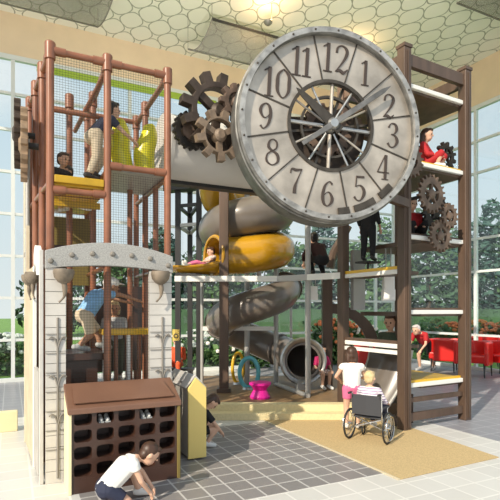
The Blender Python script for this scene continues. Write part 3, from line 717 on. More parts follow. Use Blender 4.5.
B0 = cf(-1.45, 10.3, ZW - .07); B1 = cf(-.8, 10.3, ZW - .07); B2 = cf(-.8, 9.52, ZW - .07); B4 = cf(.9, 9.52, ZW - .07); B3 = tw(-.05, TWY + .5, ZW - .07)
dk = [E0, E1, E2, E3, B3, B4, B2, B1, B0]; k = len(dk)
MB().add([p + V((0, 0, -.02)) for p in dk] + [p + V((0, 0, .03)) for p in dk], [tuple(range(k)), tuple(range(k, 2 * k))] + [(i, (i + 1) % k, k + (i + 1) % k, k + i) for i in range(k)]).build('walkway_floor', 'darkgear', wk)
b0 = gd(202, 384, .2); b1 = gd(276, 384, .2); MB().beam((b0.x, b0.y, 1.40), (b1.x, b1.y, 1.40), .06, .09).build('lower_beam', 'white', wk)
MB().tube(gd(276, 384, .235), gd(308, 396, .235), .045).build('floor_rail', 'greysteel', wk)
for px, py in GP_[:1]:
    pass

# spiral slide one: gold and grey
SD = 10.6; SX = (247 - 250) / F_PX * SD; HR = .67; TR = .385
sl = thing('spiral_slide', 'gold and grey spiral tube slide opening onto the walkway', 'slide', cf(SX, SD, ZW))
def hel(phi):
    a = math.radians(phi); z = 3.72 - .80 * (phi - 90) / 360 + max(0, -165 - phi) * .009
    return cf(SX + HR * math.cos(a), SD - HR * math.sin(a), z)
def hseg(a, b, n): return [hel(a + (b - a) * i / n) for i in range(n + 1)]
def flanged(pts, r, name, m, parent):
    o = MB().path(pts, r, 28, cap=False).build(name, m, parent, smooth=60)
    s = o.modifiers.new('s', 'SOLIDIFY'); s.thickness = .02
    for p, q in ((pts[0], pts[1]), (pts[-1], pts[-2])):
        d = (q - p).normalized(); MB().lathe([(r - .015, -.015), (r + .03, -.015), (r + .03, .02), (r - .015, .02)], p, d, 28, True).build('flange', m, o, smooth=40)
    return o
flanged(hseg(-250, -40, 26), TR, 'tube_section', 'gold', sl)
flanged(hseg(-40, 215, 30), TR, 'tube_section', 'slategrey', sl)
flanged(hseg(215, 330, 16), TR, 'tube_section', 'slategrey', sl)
end = hseg(330, 440, 16)
z_e = end[-1].z
end += [cf(SX - .14, SD - HR - .02, z_e - .03), cf(SX - .44, SD - HR - .08, z_e - .05), cf(SX - .66, SD - HR - .22, z_e - .06)]
flanged(end, TR, 'tube_section', 'gold', sl)
# flared lip: a trough running out of the mouth and round to the left
MC = cf(SX - .66, SD - HR - .22, z_e - .06); MD = (RV * -.22 - FV * .14).normalized(); MS = MD.cross(V((0, 0, 1))).normalized()
vs = []; fs = []; NL = 14; ctr = spline([MC - MD * .02, MC + MD * .18, MC + MD * .32 - RV * .06, MC + MD * .34 - RV * .36, MC + MD * .34 - RV * .62], 4)[:NL + 1]
for i, c in enumerate(ctr):
    t = i / NL; d = (ctr[min(i + 1, NL)] - ctr[max(i - 1, 0)]).normalized(); sd = d.cross(V((0, 0, 1))).normalized(); half = PI * (.46 - .20 * min(1, t * 1.4) ** .7); r = (TR + .01) * (1 - .12 * t)
    for k in range(17):
        a = -PI / 2 + half * (-1 + k / 8); vs.append(c + sd * r * math.cos(a) + V((0, 0, 1)) * (r * math.sin(a) - .0 * t))
for i in range(NL):
    for k in range(16): a = i * 17 + k; fs.append((a, a + 1, a + 18, a + 17))
o = MB().add(vs, fs).build('lip', 'gold', sl, smooth=60); so_ = o.modifiers.new('s', 'SOLIDIFY'); so_.thickness = .025
MB().path(arc(MC, TR + .01, 0, 2 * PI, 28, MS)[:-1], .035, 10, True).build('mouth_ring', 'gold', sl, smooth=60)
MB().tube(cf(SX, SD, .2), cf(SX, SD, 4.6), .06).build('centre_pole', 'greysteel', sl)
for lat, d in ((SX + .25, SD - HR), ): MB().tube(cf(lat, d, ZW - .05), cf(lat, d, 2.6), .05).build('strut', 'greysteel', sl)

# spiral slide two: grey with a steel exit ring
s2 = thing('spiral_slide', 'dark grey tube slide spiralling below the walkway to a steel exit ring', 'slide', cf(.6, 9.6, .2))
ex = dp(303, 361, 9.75)
pts = spline([cf(.8, 10.75, 2.3), cf(.64, 10.35, 2.1), cf(.2, 10.05, 1.93), cf(-.32, 10.1, 1.76), cf(-.62, 10.5, 1.56), cf(-.48, 10.95, 1.36), cf(-.05, 11.1, 1.18), cf(.45, 10.95, .98), cf(.88, 10.55, .84), ex + FV * .3, ex], 5)
ni = len(pts)
flanged(pts[:22], .34, 'tube_section', 'slategrey', s2); flanged(pts[21:38], .335, 'tube_section', 'slategrey', s2); flanged(pts[37:], .34, 'tube_section', 'slategrey', s2)
dx = (-FV + RV * .15).normalized()
MB().lathe([(.35, -.12), (.40, -.1), (.46, -.02), (.48, .04), (.45, .07), (.39, .05), (.35, -.02)], ex, dx, 36, True).build('exit_ring', 'steel', s2, smooth=50)['label'] = 'flared steel exit ring'
MB().beam(ex + V((0, 0, -.62)) , ex + V((0, 0, -.4)), .3, .1).build('foot', 'greysteel', s2)

# rear black frame, curved brace, ramp, hanging lanterns
rf = thing('rear_frame', 'black steel frame standing behind the copper tower beside the slide', 'frame', dp(188, 390, 11.5) * 1)
rf.location.z = 0
for px, d in ((178, 11.2), (199, 11.0), (190, 12.4)):
    p = dp(px, 300, d); MB().box((p.x, p.y, 2.45), (.12, .12, 4.9), rz=-AZ).build('post', 'blacksteel', rf)
for z in (2.6, 3.75, 4.2, 4.8):
    a, b, c = dp(178, 300, 11.2), dp(199, 300, 11.0), dp(190, 300, 12.4)
    for p, q in ((a, b), (a, c), (b, c)): MB().beam((p.x, p.y, z), (q.x, q.y, z), .07, .07).build('cross_bar', 'blacksteel' if z != 3.75 else 'greysteel', rf)
MB().beam(dp(165, 188, 11.2), dp(225, 182, 11), .3, .2).build('top_girder', 'blacksteel', rf)

cb = thing('curved_brace', 'large dark brown curved brace under the walkway left of the tower', 'brace', tw(-.3, 2.2, 0))
for r0, r1, a0, a1, nm in ((.86, .66, math.radians(8), math.radians(95), 'arch_band'),):
    c = dp(328, 345, 10.1); lo = [(r0 * math.cos(a0 + (a1 - a0) * i / 20) * 1.2, r0 * math.sin(a0 + (a1 - a0) * i / 20)) for i in range(21)]; li = [(x * r1 / r0, y * r1 / r0) for x, y in lo]
    MB().ringprism(lo, li, c, RV, (0, 0, 1), .06, closed=False).build(nm, 'umber', cb)
p0 = dp(327, 320, 10.1); MB().box((p0.x, p0.y, 1.35), (.2, .2, 2.3), rz=-AZ).build('upright', 'umber', cb)
MB().path(spline([dp(330, 268, 10.1), dp(334, 252, 10.1), dp(341, 240, 10.1), dp(348, 226, 10.1)], 6), .09, 8).build('upper_brace', 'umber', cb)

rp_ = thing('steel_ramp', 'curved grey steel ramp at the side of the tower behind the standing girl', 'ramp', tw(-.2, 1.2, 0))
vs = []; fs = []
for i in range(13):
    t = i / 12; x = .55 - .5 * t; z = 1.12 - .95 * (t ** .6)
    for y in (.35, 1.25): vs.append(tw(x, y + .1 * t, z))
for i in range(12): fs.append((2 * i, 2 * i + 1, 2 * i + 3, 2 * i + 2))
o = MB().add(vs, fs).build('chute', 'slategrey', rp_, smooth=60); s = o.modifiers.new('s', 'SOLIDIFY'); s.thickness = .03
for y in (.35, 1.27): MB().path([tw(.55 - .5 * t, y + .1 * t, 1.15 - .95 * t ** .6) for t in [i / 12 for i in range(13)]], .03, 8).build('side_rail', 'greysteel', rp_, smooth=50)
MB().prism([(.42, .0), (.42, .45), (-.02, .08), (-.02, 0)], tw(0, .25, .02), TXV, (0, 0, 1), .05).build('support_side', 'umber', rp_)

def lantern(c, wd, ht, top, label):
    c = V(c); t = thing('hanging_lantern', label, 'lantern', c)
    MB().box(c, (wd, wd * .9, ht), rz=-AZ).build('shade', 'plate', t, bevel=.01)
    MB().box(c + V((.0, 0, -ht * .28)), (wd * 1.12, wd, ht * .44), rz=-AZ).build('lower_shade', 'plate', t)
    for s in (-1, 1): MB().tube(c + RV * s * wd * .25 + V((0, 0, ht / 2)), c + RV * s * wd * .25 + V((0, 0, top - c.z)), .008).build('rod', 'greysteel', t)
lantern(tw(.44, .75, 0) + V((0, 0, dp(426, 288, 8.1).z)), .17, .42, 2.83, 'white hanging lantern in the open tower bay below the rusty cogs')
lantern(dp(313.5, 293, 9.25), .14, .26, ZW - .08, 'small white hanging lantern under the walkway')

# ------------------------------------------------------------------ small play pieces
p = gd(260, 398, .2); so = thing('stool', 'magenta pink hourglass stool on the brown deck', 'stool', p)
MB().lathe([(.001, 0), (.175, 0), (.185, .03), (.15, .1), (.12, .15), (.15, .2), (.2, .25), (.2, .29), (.001, .295)], p, (0, 0, 1), 32).build('body', 'pink', so, smooth=40)
p = gd(249, 389, .2)
rg = thing('play_ring', 'teal oval play ring standing on the deck behind the pink stool', 'play ring', p)
MB().path(arc(p + V((0, 0, .33)), .19, 0, 2 * PI, 30, RV, (0, 0, 1), .30)[:-1], .045, 12, True).build('ring', 'teal', rg, smooth=60)
MB().lathe([(.001, 0), (.14, 0), (.12, .04), (.001, .05)], p, (0, 0, 1), 20).build('base', 'steel', rg, smooth=40)
p = gd(238, 384, .2)
rg = thing('play_ring', 'yellow oval play ring behind the teal one', 'play ring', p)
MB().path(arc(p + V((0, 0, .35)), .15, 0, 2 * PI, 30, (RV + FV * .8).normalized(), (0, 0, 1), .32)[:-1], .035, 12, True).build('ring', 'yellow', rg, smooth=60)
MB().lathe([(.001, 0), (.12, 0), (.1, .04), (.001, .05)], p, (0, 0, 1), 20).build('base', 'steel', rg, smooth=40)
p = dp(176, 335, 11.15)
sg = tag(MB().box(p, (.16, .02, .26), rz=-AZ).build('poster', 'post_sign'), 'small yellow poster on the black frame behind the right arch pillar', 'poster')
MB().path(arc(p - FV * .015 + V((0, 0, -.02)), .045, 0, 2 * PI, 16, RV)[:-1], .012, 6, True).build('emblem', 'blacksteel', sg)

# ------------------------------------------------------------------ red tub chairs
def tub(label, loc, rz):
    t = thing('tub_chair', label, 'chair', (0, 0, 0), None)
    MB().bb(-.3, .3, -.28, .3, .30, .46).build('seat', 'red', t, bevel=.03)
    mb = MB(); lo = []; li = []
    for i in range(25):
        a = PI * i / 24; lo.append((.36 * math.cos(a) , -.02 + .36 * math.sin(a))); li.append((.27 * math.cos(a), -.02 + .27 * math.sin(a)))
    lo = [(.36, -.3)] + lo + [(-.36, -.3)]; li = [(.27, -.3)] + li + [(-.27, -.3)]
    mb.ringprism(lo, li, (0, 0, .26), (1, 0, 0), (0, 1, 0), .50, closed=False).build('backrest', 'red', t, bevel=.03)
    for x in (-.27, .27):
        for y in (-.25, .25): MB().cone((x, y, 0), (x * .95, y * .95, .3), .013, .018, 8).build('leg', 'blacksteel', t)
    t.location = loc; t.rotation_euler = (0, 0, rz); t.scale = (1.25, 1.25, 1.25); return t
t0 = tub('red tub chair in the tower opening, beside the person bending over', (0, 0, 0), 0)
spots = [(444, 371, 0.6, None), (475, 376, -1.2, 'red tub chair just right of the tower corner post'), (503, 376, -1.6, 'red tub chair cut by the right edge of the photo'),
         (371, 381, .3, 'red tub chair glimpsed below the white side edge of the tower'), (486, 366, -.9, 'red tub chair in the rear row near the right window')]
for i, (px, py, rz, lb) in enumerate(spots):
    c = t0 if i == 0 else copy_tree(t0)
    q = gd(px, py); c.location = (q.x, q.y, 0.002); c.rotation_euler = (0, 0, rz)
    if lb: c['label'] = lb

# ------------------------------------------------------------------ ceiling scrims and uplights
def scrim(pts_near, pts_far, sag, label):
    a0, a1 = V(pts_near[0]), V(pts_near[1]); b0, b1 = V(pts_far[0]), V(pts_far[1])
    t = thing('ceiling_scrim', label, 'ceiling panel', (a0 + b1) / 2); vs = []; fs = []; n = 12
    for i in range(n + 1):
        s = i / n; dz = V((0, 0, -sag * 4 * s * (1 - s)))
        vs += [a0.lerp(b0, s) + dz, a1.lerp(b1, s) + dz]
    for i in range(n): fs.append((2 * i, 2 * i + 1, 2 * i + 3, 2 * i + 2))
    o = MB().add(vs, fs).build('mesh_sheet', 'scrim', t, smooth=60); so = o.modifiers.new('s', 'SOLIDIFY'); so.thickness = .012
    MB().beam(a0, a1, .05, .05).build('edge_bar', 'blacksteel', t); MB().beam(b0, b1, .03, .03).build('edge_bar', 'branch', t)
    for k in (0, 1):
        MB().path([vs[2 * i + k] for i in range(n + 1)], .014, 6).build('side_bar', 'branch', t)
    for q in (a0, a1, b0, b1): MB().tube(q, (q.x, q.y, ZC), .006, 6).build('hanger', 'branch', t)
def cz(px, py, z): return gd(px, py, z)
q = cz(98, 27, 8.75); q2 = cz(113, -2, 8.95)
scrim([(-2.6, q2.y, 8.95), (q2.x, q2.y, 8.95)], [(-2.6, q.y, 8.75), (q.x, q.y, 8.75)], .12, 'grey mesh ceiling panel hanging at the top left corner')
q = cz(188, 49, 8.3); q2 = cz(212, 19, 8.85)
scrim([(q2.x, q2.y, 8.85), (q2.x + 2.2, q2.y, 8.85)], [(q.x, q.y, 8.3), (q.x + 2.2, q.y, 8.3)], .28, 'curved grey mesh ceiling panel above the cogs left of the clock')
q = cz(457, 3, 8.75)
scrim([(q.x - .1, q.y - 1.6, 8.9), (q.x + 3.2, q.y - 1.6, 8.9)], [(q.x, q.y, 8.75), (q.x + 3.2, q.y, 8.75)], .12, 'grey mesh ceiling panel hanging at the top right corner')
for px, py, e, lb in ((268, 22, 24, 'small bowl uplight above the curved mesh ceiling panel'), (352, 62, 30, 'small bowl uplight under the ceiling behind the top of the clock')):
    q = cz(px, py, 8.72); t = thing('uplight', lb, 'lamp', q)
    MB().lathe([(.001, -.08), (.07, -.06), (.11, 0), (.10, 0), (.06, -.05), (.001, -.06)], q, (0, 0, 1), 20).build('bowl', 'lamp', t, smooth=50)
    MB().tube((q.x + .1, q.y, q.z - .02), (q.x + .1, q.y, ZC), .01).build('stem', 'lamp', t)
    L = bpy.data.lights.new('bulb', 'POINT'); L.energy = e; L.color = (1, .62, .3); L.shadow_soft_size = .04
    lo_ = bpy.data.objects.new('bulb', L); COL.objects.link(lo_); lo_.location = q + V((0, 0, .05)); lo_.parent = t; lo_.matrix_parent_inverse = M.Translation(-q)
for k, (x, y, e, lb) in enumerate(((2.75, 6.5, 420, 'added ceiling fill lamp hidden on the pale duct behind the clock, left one'), (3.75, 6.5, 420, 'added ceiling fill lamp hidden on the pale duct behind the clock, right one'))):  # lamps added to brighten the ceiling, out of sight behind the clock
    z = c0.z - .06 + .43; t = thing('fill_lamp', lb, 'lamp', (x, y, z))
    MB().bb(x - .09, x + .09, y - .07, y + .07, z + .06, z + .12).build('housing', 'blacksteel', t); MB().bb(x - .03, x + .03, y - .03, y + .03, z - .02, z + .06).build('foot', 'blacksteel', t)
    L = bpy.data.lights.new('ceiling_fill', 'SPOT'); L.energy = e; L.color = (1, .93, .8); L.spot_size = math.radians(150); L.spot_blend = .6; L.shadow_soft_size = .06
    lo_ = bpy.data.objects.new('ceiling_fill', L); COL.objects.link(lo_); lo_.location = (x, y, z + .15); lo_.rotation_euler = (math.radians(172), 0, 0); lo_.parent = t; lo_.matrix_parent_inverse = M.Translation((-x, -y, -z))
# ------------------------------------------------------------------ people
def remeshed(mb, name, m, parent, vox, it=2):
    o = mb.build(name, m, parent)
    r = o.modifiers.new('r', 'REMESH'); r.mode = 'VOXEL'; r.voxel_size = vox; r.use_smooth_shade = True
    s = o.modifiers.new('s', 'SMOOTH'); s.iterations = it; s.factor = .5
    return o
def person(label, base, face, J, s=1.0, skin='skin', hair='hair', long=0, shirt='tee', sleeve=.6, pants='navy', legs=.5, shoes='shoe', vox=.011, look=None, cap=None, group=None, headup=None, wide=1):
    # J: joints in metres for a 1.2 m child, local frame x right, y forward, z up; scaled by s
    base = V(base); R = M.Rotation(face, 3, 'Z')
    P = {k: base + R @ (V(v) * s) for k, v in J.items()}
    root = thing('person', label, 'person', base, group)
    def W(v): return (R @ V(v))
    fw = W(look or (0, 1, -.1)).normalized(); up = W(headup or (0, 0, 1)); rt = fw.cross(up).normalized(); up = rt.cross(fw)
    HR_ = M((rt, fw, up)).transposed(); H = P['head']
    def hp(x, y, z): return H + rt * x * s + fw * y * s + up * z * s
    b = MB(); pel, che, nek = P['pelvis'], P['chest'], P['neck']; w_ = wide
    cr = (P['shl'] - P['shr']).normalized()
    b.cap(pel, che, .078 * s * w_, .08 * s * w_)
    for sg in (-1, 1): b.cap(pel + cr * sg * .035 * s, che + cr * sg * .045 * s, .07 * s * w_, .072 * s * w_)
    b.cap(che, nek, .07 * s, .04 * s); b.cap(nek, H - up * .05 * s, .034 * s, .034 * s)
    b.ell(H + up * .012 * s, (.073 * s, .088 * s, .093 * s), 20, 12, HR_); b.ell(hp(0, .018, -.045), (.055 * s, .062 * s, .058 * s), 16, 10, HR_)
    b.cap(hp(0, .085, .0), hp(0, .098, -.018), .008 * s, .013 * s, 8)
    for sg in (-1, 1): b.ell(hp(sg * .076, -.005, -.005), (.012 * s, .02 * s, .027 * s), 10, 6, HR_)
    for q in 'lr':
        sh, el, wr = P['sh' + q], P['el' + q], P['wr' + q]
        b.cap(nek, sh, .036 * s, .036 * s); b.cap(sh, el, .034 * s, .026 * s); b.cap(el, wr, .026 * s, .018 * s)
        d = (wr - el).normalized(); pn = d.cross(cr if abs(d.dot(cr)) < .9 else V((0, 0, 1))).normalized(); sd = d.cross(pn).normalized()
        b.cap(wr, wr + d * .045 * s, .017 * s, .02 * s)
        for i, L in enumerate((.036, .044, .041, .031)):
            o = (i - 1.5) * .0125 * s; k = wr + d * .05 * s + sd * o; m_ = k + d * L * .6 * s - pn * .006 * s; e_ = m_ + d * L * .45 * s - pn * .02 * s
            b.cap(k - d * .02 * s, m_, .0085 * s, .0078 * s, 8); b.cap(m_, e_, .0078 * s, .0066 * s, 8)
        k = wr + d * .014 * s - sd * .014 * s; m_ = k + (d * .7 - sd * .7) * .028 * s; b.cap(k, m_, .01 * s, .0085 * s, 8); b.cap(m_, m_ + (d - pn * .3) * .022 * s, .0085 * s, .007 * s, 8)
        if 'hp' + q in P:
            hpj, kn, an, to = P['hp' + q], P['kn' + q], P['an' + q], P['to' + q]
            b.cap(hpj, kn, .06 * s * w_, .042 * s); b.cap(kn, an, .043 * s, .027 * s); b.cap(an, to, .028 * s, .022 * s)
            b.cap(kn.lerp(an, .1), kn.lerp(an, .5), .042 * s, .036 * s)
    body = remeshed(b, 'body', skin, root, vox)
    # hair
    h = MB(); h.ell(hp(0, -.016, .03), (.08 * s, .085 * s, .083 * s), 20, 12, HR_)
    h.ell(hp(0, .045, .075), (.06 * s, .045 * s, .028 * s), 14, 8, HR_); h.ell(hp(0, -.045, -.02), (.066 * s, .05 * s, .06 * s), 14, 8, HR_)
    if long:
        for sg in (-1, 0, 1): h.cap(hp(sg * .05, -.035, .0), hp(sg * .055, -.05, -.06 - long), .042 * s, .03 * s)
    remeshed(h, 'hair', hair, root, max(vox, .009), 2)
    for sg in (-1, 1): MB().ell(hp(sg * .03, .079, .0), (.0105 * s, .008 * s, .012 * s), 10, 8, HR_).build('eye', 'eye', root, smooth=180)
    MB().ell(hp(0, .078, -.05), (.02 * s, .008 * s, .006 * s), 10, 6, HR_).build('mouth', 'lip', root, smooth=180)
    # shirt
    t = MB(); lo = pel.lerp(che, .02)
    t.cap(lo, che, .094 * s * w_, .095 * s * w_)
    for sg in (-1, 1): t.cap(lo + cr * sg * .035 * s, che + cr * sg * .045 * s, .086 * s * w_, .088 * s * w_)
    t.cap(che, che.lerp(nek, .72), .088 * s, .058 * s)
    for q in 'lr':
        sh, el, wr = P['sh' + q], P['el' + q], P['wr' + q]; t.cap(che.lerp(nek, .7), sh, .055 * s, .05 * s)
        if sleeve <= 1: t.cone(sh, sh.lerp(el, sleeve), .049 * s, .045 * s, 14); t.ell(sh, (.049 * s,) * 3, 14, 8)
        else: t.cap(sh, el, .047 * s, .04 * s); t.cone(el, el.lerp(wr, sleeve - 1), .04 * s, .031 * s, 14)
    remeshed(t, 'shirt', shirt, root, vox)
    if 'hpl' in P:
        t = MB(); t.cap(pel - cr * .04 * s, pel + cr * .04 * s, .092 * s * w_, .092 * s * w_)
        for q in 'lr':
            hpj, kn, an = P['hp' + q], P['kn' + q], P['an' + q]; t.ell(hpj, (.074 * s * w_,) * 3, 14, 8)
            if legs <= 1: t.cone(hpj, hpj.lerp(kn, legs), .074 * s * w_, .06 * s, 14)
            else: t.cap(hpj, kn, .074 * s * w_, .056 * s, 14); t.cone(kn, kn.lerp(an, legs - 1), .056 * s, .042 * s, 14)
        remeshed(t, 'shorts' if legs <= 1 else 'trousers', pants, root, vox)
        for q in 'lr':
            an, to = P['an' + q], P['to' + q]; d = (to - an); f = V((d.x, d.y, d.z)).normalized(); t = MB()
            heel = an - f * .03 * s; t.cap(heel, to, .034 * s, .032 * s); t.cap(an, an + (P['kn' + q] - an).normalized() * .02 * s, .036 * s, .034 * s)
            remeshed(t, 'shoe', shoes, root, max(vox, .009))
    if cap:
        t = MB(); t.ell(hp(0, -.008, .045), (.086 * s, .098 * s, .075 * s), 20, 10, HR_)
        t.ell(hp(0, .11, .045), (.06 * s, .065 * s, .012 * s), 16, 6, HR_); remeshed(t, 'cap', cap, root, .009)
    return root
STAND = dict(pelvis=(0, 0, .6), chest=(0, .01, .82), neck=(0, .01, .93), head=(0, .03, 1.07), shl=(-.13, .0, .89), shr=(.13, .0, .89),
    ell=(-.17, .02, .70), elr=(.17, .02, .70), wrl=(-.17, .12, .56), wrr=(.17, .12, .56),
    hpl=(-.065, 0, .58), hpr=(.065, 0, .58), knl=(-.075, .02, .32), knr=(.075, .02, .32), anl=(-.08, -.01, .06), anr=(.08, -.01, .06), tol=(-.09, .11, .035), tor=(.09, .11, .035))
SIT = dict(STAND, pelvis=(0, 0, .10), chest=(0, -.01, .32), neck=(0, 0, .43), head=(0, .03, .57), shl=(-.13, 0, .39), shr=(.13, 0, .39),
    ell=(-.17, .08, .22), elr=(.17, .08, .22), wrl=(-.10, .22, .20), wrr=(.10, .22, .20), hpl=(-.065, .03, .09), hpr=(.065, .03, .09),
    knl=(-.09, .3, .12), knr=(.09, .3, .12), anl=(-.09, .33, -.13), anr=(.09, .33, -.13), tol=(-.09, .44, -.16), tor=(.09, .44, -.16))
def pose(b, **k): d = dict(b); d.update(k); return d
EAST = -PI / 2                                   # facing +X

# the child bending over in front of the cubby, seen from its right side
person('child in a white tee bending down in front of the brown shoe cubby', (.885, 4.56, 0), EAST, pose(STAND,
    pelvis=(0, -.10, .17), chest=(.0, .07, .34), neck=(0, .17, .40), head=(.0, .295, .425), shl=(-.115, .13, .37), shr=(.115, .13, .37),
    ell=(-.13, .26, .22), elr=(.13, .19, .22), wrl=(-.07, .33, .10), wrr=(.09, .27, .105),
    hpl=(-.065, -.08, .17), hpr=(.065, -.08, .17), knl=(-.085, .16, .26), knr=(.10, .07, .055), anl=(-.085, .22, .055), anr=(.11, -.24, .045), tol=(-.09, .34, .035), tor=(.11, -.34, .035)),
    1.02, hair='brownhair', shirt='tee', sleeve=.3, pants='navy', legs=.75, vox=.007, look=(0, .82, -.55), headup=(0, .55, .82))
# boy climbing at the top of the copper tower
person('boy in a navy tee and khaki trousers climbing in the top of the copper tower', (.90, 6.0, 3.30), math.radians(-70), pose(STAND,
    pelvis=(0, -.02, .56), chest=(0, .12, .73), neck=(0, .18, .83), head=(0, .24, .95), shl=(-.13, .17, .78), shr=(.13, .15, .78),
    ell=(-.16, .34, .74), elr=(.15, .30, .66), wrl=(-.14, .52, .74), wrr=(.12, .46, .60),
    knl=(-.09, .16, .37), knr=(.08, -.02, .30), anl=(-.09, .04, .14), anr=(.08, -.12, .06), tol=(-.09, .15, .11), tor=(.09, .0, .03)),
    1.0, hair='hair', shirt='navy', sleeve=.5, pants='khaki', legs=1.85, shoes='darkshoe', vox=.009, look=(0, 1, .05))
person('seated child in a black top beside the left copper corner post', (.60, 6.75, 3.24), math.radians(-140), SIT, .9, shirt='blackcloth', hair='brownhair', pants='blackcloth', legs=1.7)
person('seated child in a dark red top behind the climbing boy\'s feet', (.86, 7.02, 3.24), math.radians(120), pose(SIT, chest=(0, .1, .3), neck=(0, .17, .39), head=(0, .24, .5), shl=(-.13, .14, .36), shr=(.13, .14, .36)), .82, shirt='maroon', pants='blackcloth', legs=1.7, hair='hair')
# boy in blue under the arch
person('boy in a sky blue shirt and pale cap climbing inside the arch gateway', (.78, 6.1, 1.30), math.radians(-78), pose(STAND,
    pelvis=(0, .02, .42), chest=(0, .15, .62), neck=(0, .24, .70), head=(0, .34, .76), shl=(-.13, .21, .66), shr=(.13, .19, .66),
    ell=(-.16, .42, .62), elr=(.16, .38, .66), wrl=(-.14, .60, .58), wrr=(.15, .60, .60),
    hpl=(-.065, .02, .42), hpr=(.065, .02, .42), knl=(-.09, .20, .24), knr=(.09, .06, .2), anl=(-.09, .24, .06), anr=(.09, -.10, .06), tol=(-.09, .36, .03), tor=(.09, .03, .035)),
    1.04, hair='greyhair', shirt='blue', sleeve=.7, pants='khaki', legs=.98, skin='skin2', shoes='greyshoe', vox=.009, look=(0, 1, -.1), cap='tee', wide=1.12)
person('blond child in a grey top facing out behind the yellow step platform', (1.30, 6.9, .80), math.radians(170), STAND, .96, hair='blond', shirt='greycloth', pants='olivecloth', legs=1.8, skin='skin2', long=.02)
# child in the gold slide mouth
q = MC + MD * .17; GOLD_Z = q.z - .30
person('child with dark hair lying in the mouth of the gold slide', (q.x, q.y, GOLD_Z), math.atan2(MD.y, MD.x) - PI / 2, pose(SIT, pelvis=(0, 0, .09), chest=(0, -.12, .24), neck=(0, -.16, .33), head=(0, -.12, .42),
    shl=(-.12, -.14, .29), shr=(.12, -.14, .29), ell=(-.15, .0, .2), elr=(.15, .0, .2), wrl=(-.1, .14, .18), wrr=(.1, .14, .18), anl=(-.06, .5, .08), anr=(.06, .5, .08), knl=(-.06, .26, .16), knr=(.06, .26, .16), tol=(-.06, .53, .17), tor=(.06, .53, .17)),
    .9, hair='brownhair', shirt='floral', pants='pinkcloth', legs=1.6)
# girl at the exit ring
q = gd(324, 389, .2)
person('girl in a crimson pink top sitting at the steel slide exit', (q.x, q.y, .2), math.radians(175), pose(SIT, pelvis=(0, -.12, .34), chest=(0, -.10, .54), neck=(0, -.09, .65), head=(0, -.06, .79), shl=(-.12, -.1, .61), shr=(.12, -.1, .61),
    ell=(-.17, -.06, .44), elr=(.17, -.06, .44), wrl=(-.13, .08, .38), wrr=(.13, .08, .38), hpl=(-.065, -.1, .33), hpr=(.065, -.1, .33), knl=(-.08, .1, .33), knr=(.08, .1, .33), anl=(-.07, .08, .06), anr=(.07, .06, .06), tol=(-.08, .2, .035), tor=(.08, .18, .035)),
    1.0, hair='hair', long=.05, shirt='hotpink', sleeve=.8, pants='floral', legs=.9, skin='skin')
# girl standing in front of the wheelchair
person('girl in a white top and pink shorts standing with her back turned by the wheelchair', (4.56, 5.80, .015), math.radians(-30), pose(STAND, ell=(-.22, .03, .74), wrl=(-.13, .16, .66), elr=(.2, .1, .72), wrr=(.13, .24, .70), head=(0, .06, 1.06)),
    1.06, hair='brownhair', long=.04, shirt='tee', sleeve=.25, pants='pinkcloth', legs=.55)
# wheelchair
WC = V((4.38, 5.215, .012)); wa = math.radians(29) - PI / 2
wc = thing('wheelchair', 'wheelchair with a charcoal back standing on the tan carpet', 'wheelchair', (0, 0, 0))
for sx in (-.27, .27):
    c = V((sx, 0, .212)); u = MB().path(arc(c, .198, 0, 2 * PI, 36, (0, 1, 0))[:-1], .014, 8, True).build('wheel', 'tyre', wc, smooth=60)
    MB().path(arc(c, .182, 0, 2 * PI, 36, (0, 1, 0))[:-1], .007, 6, True).build('rim', 'chrome', u)
    MB().path(arc(c + V((math.copysign(.03, sx), 0, 0)), .165, 0, 2 * PI, 36, (0, 1, 0))[:-1], .006, 6, True).build('hand_rim', 'chrome', u)
    MB().lathe([(.001, -.03), (.022, -.03), (.022, .03), (.001, .03)], c, (1, 0, 0), 12).build('hub', 'chrome', u)
    for k in range(12):
        a = 2 * PI * k / 12; MB().tube(c, c + V((0, math.cos(a), math.sin(a))) * .182, .0025, 5).build('spoke', 'chrome', u)
    x = math.copysign(.19, sx)
    cc = V((x, .30, .062)); k = MB().path(arc(cc, .05, 0, 2 * PI, 18, (0, 1, 0))[:-1], .012, 8, True).build('caster', 'tyre', wc)
    MB().tube(cc, cc + V((0, -.02, .12)), .009, 6).build('fork', 'chrome', k)
    x = math.copysign(.205, sx)
    MB().path(spline([(x, -.02, .2), (x, -.05, .35), (x, -.07, .62), (x, -.09, .66), (x, -.17, .665)], 5), .011, 8).build('frame_tube', 'chrome', wc, smooth=60)
    MB().path([(x, -.04, .32), (x, .3, .32), (x, .36, .25), (x, .40, .08)], .011, 8).build('frame_tube', 'chrome', wc)
    MB().path([(x, -.03, .17), (x, .3, .18), (x, .3, .32)], .01, 8).build('frame_tube', 'chrome', wc)
    MB().tube((x, -.11, .665), (x, -.19, .665), .017, 8).build('push_handle', 'tyre', wc)
    MB().bb(x - .02, x + .02, -.05, .2, .46, .485).build('armrest', 'fabric', wc, bevel=.006)
    MB().tube((x, .16, .32), (x, .16, .46), .009, 6).build('frame_tube', 'chrome', wc)
    MB().bb(x - .08, x + .0, .36, .47, .065, .08).build('footplate', 'tyre', wc)
MB().beam((-.19, 0, .18), (.19, .02, .31), .016, .016).build('cross_brace', 'chrome', wc); MB().beam((.19, 0, .18), (-.19, .02, .31), .016, .016).build('cross_brace', 'chrome', wc)
MB().bb(-.2, .2, -.03, .29, .315, .345).build('seat', 'fabric', wc, bevel=.008)
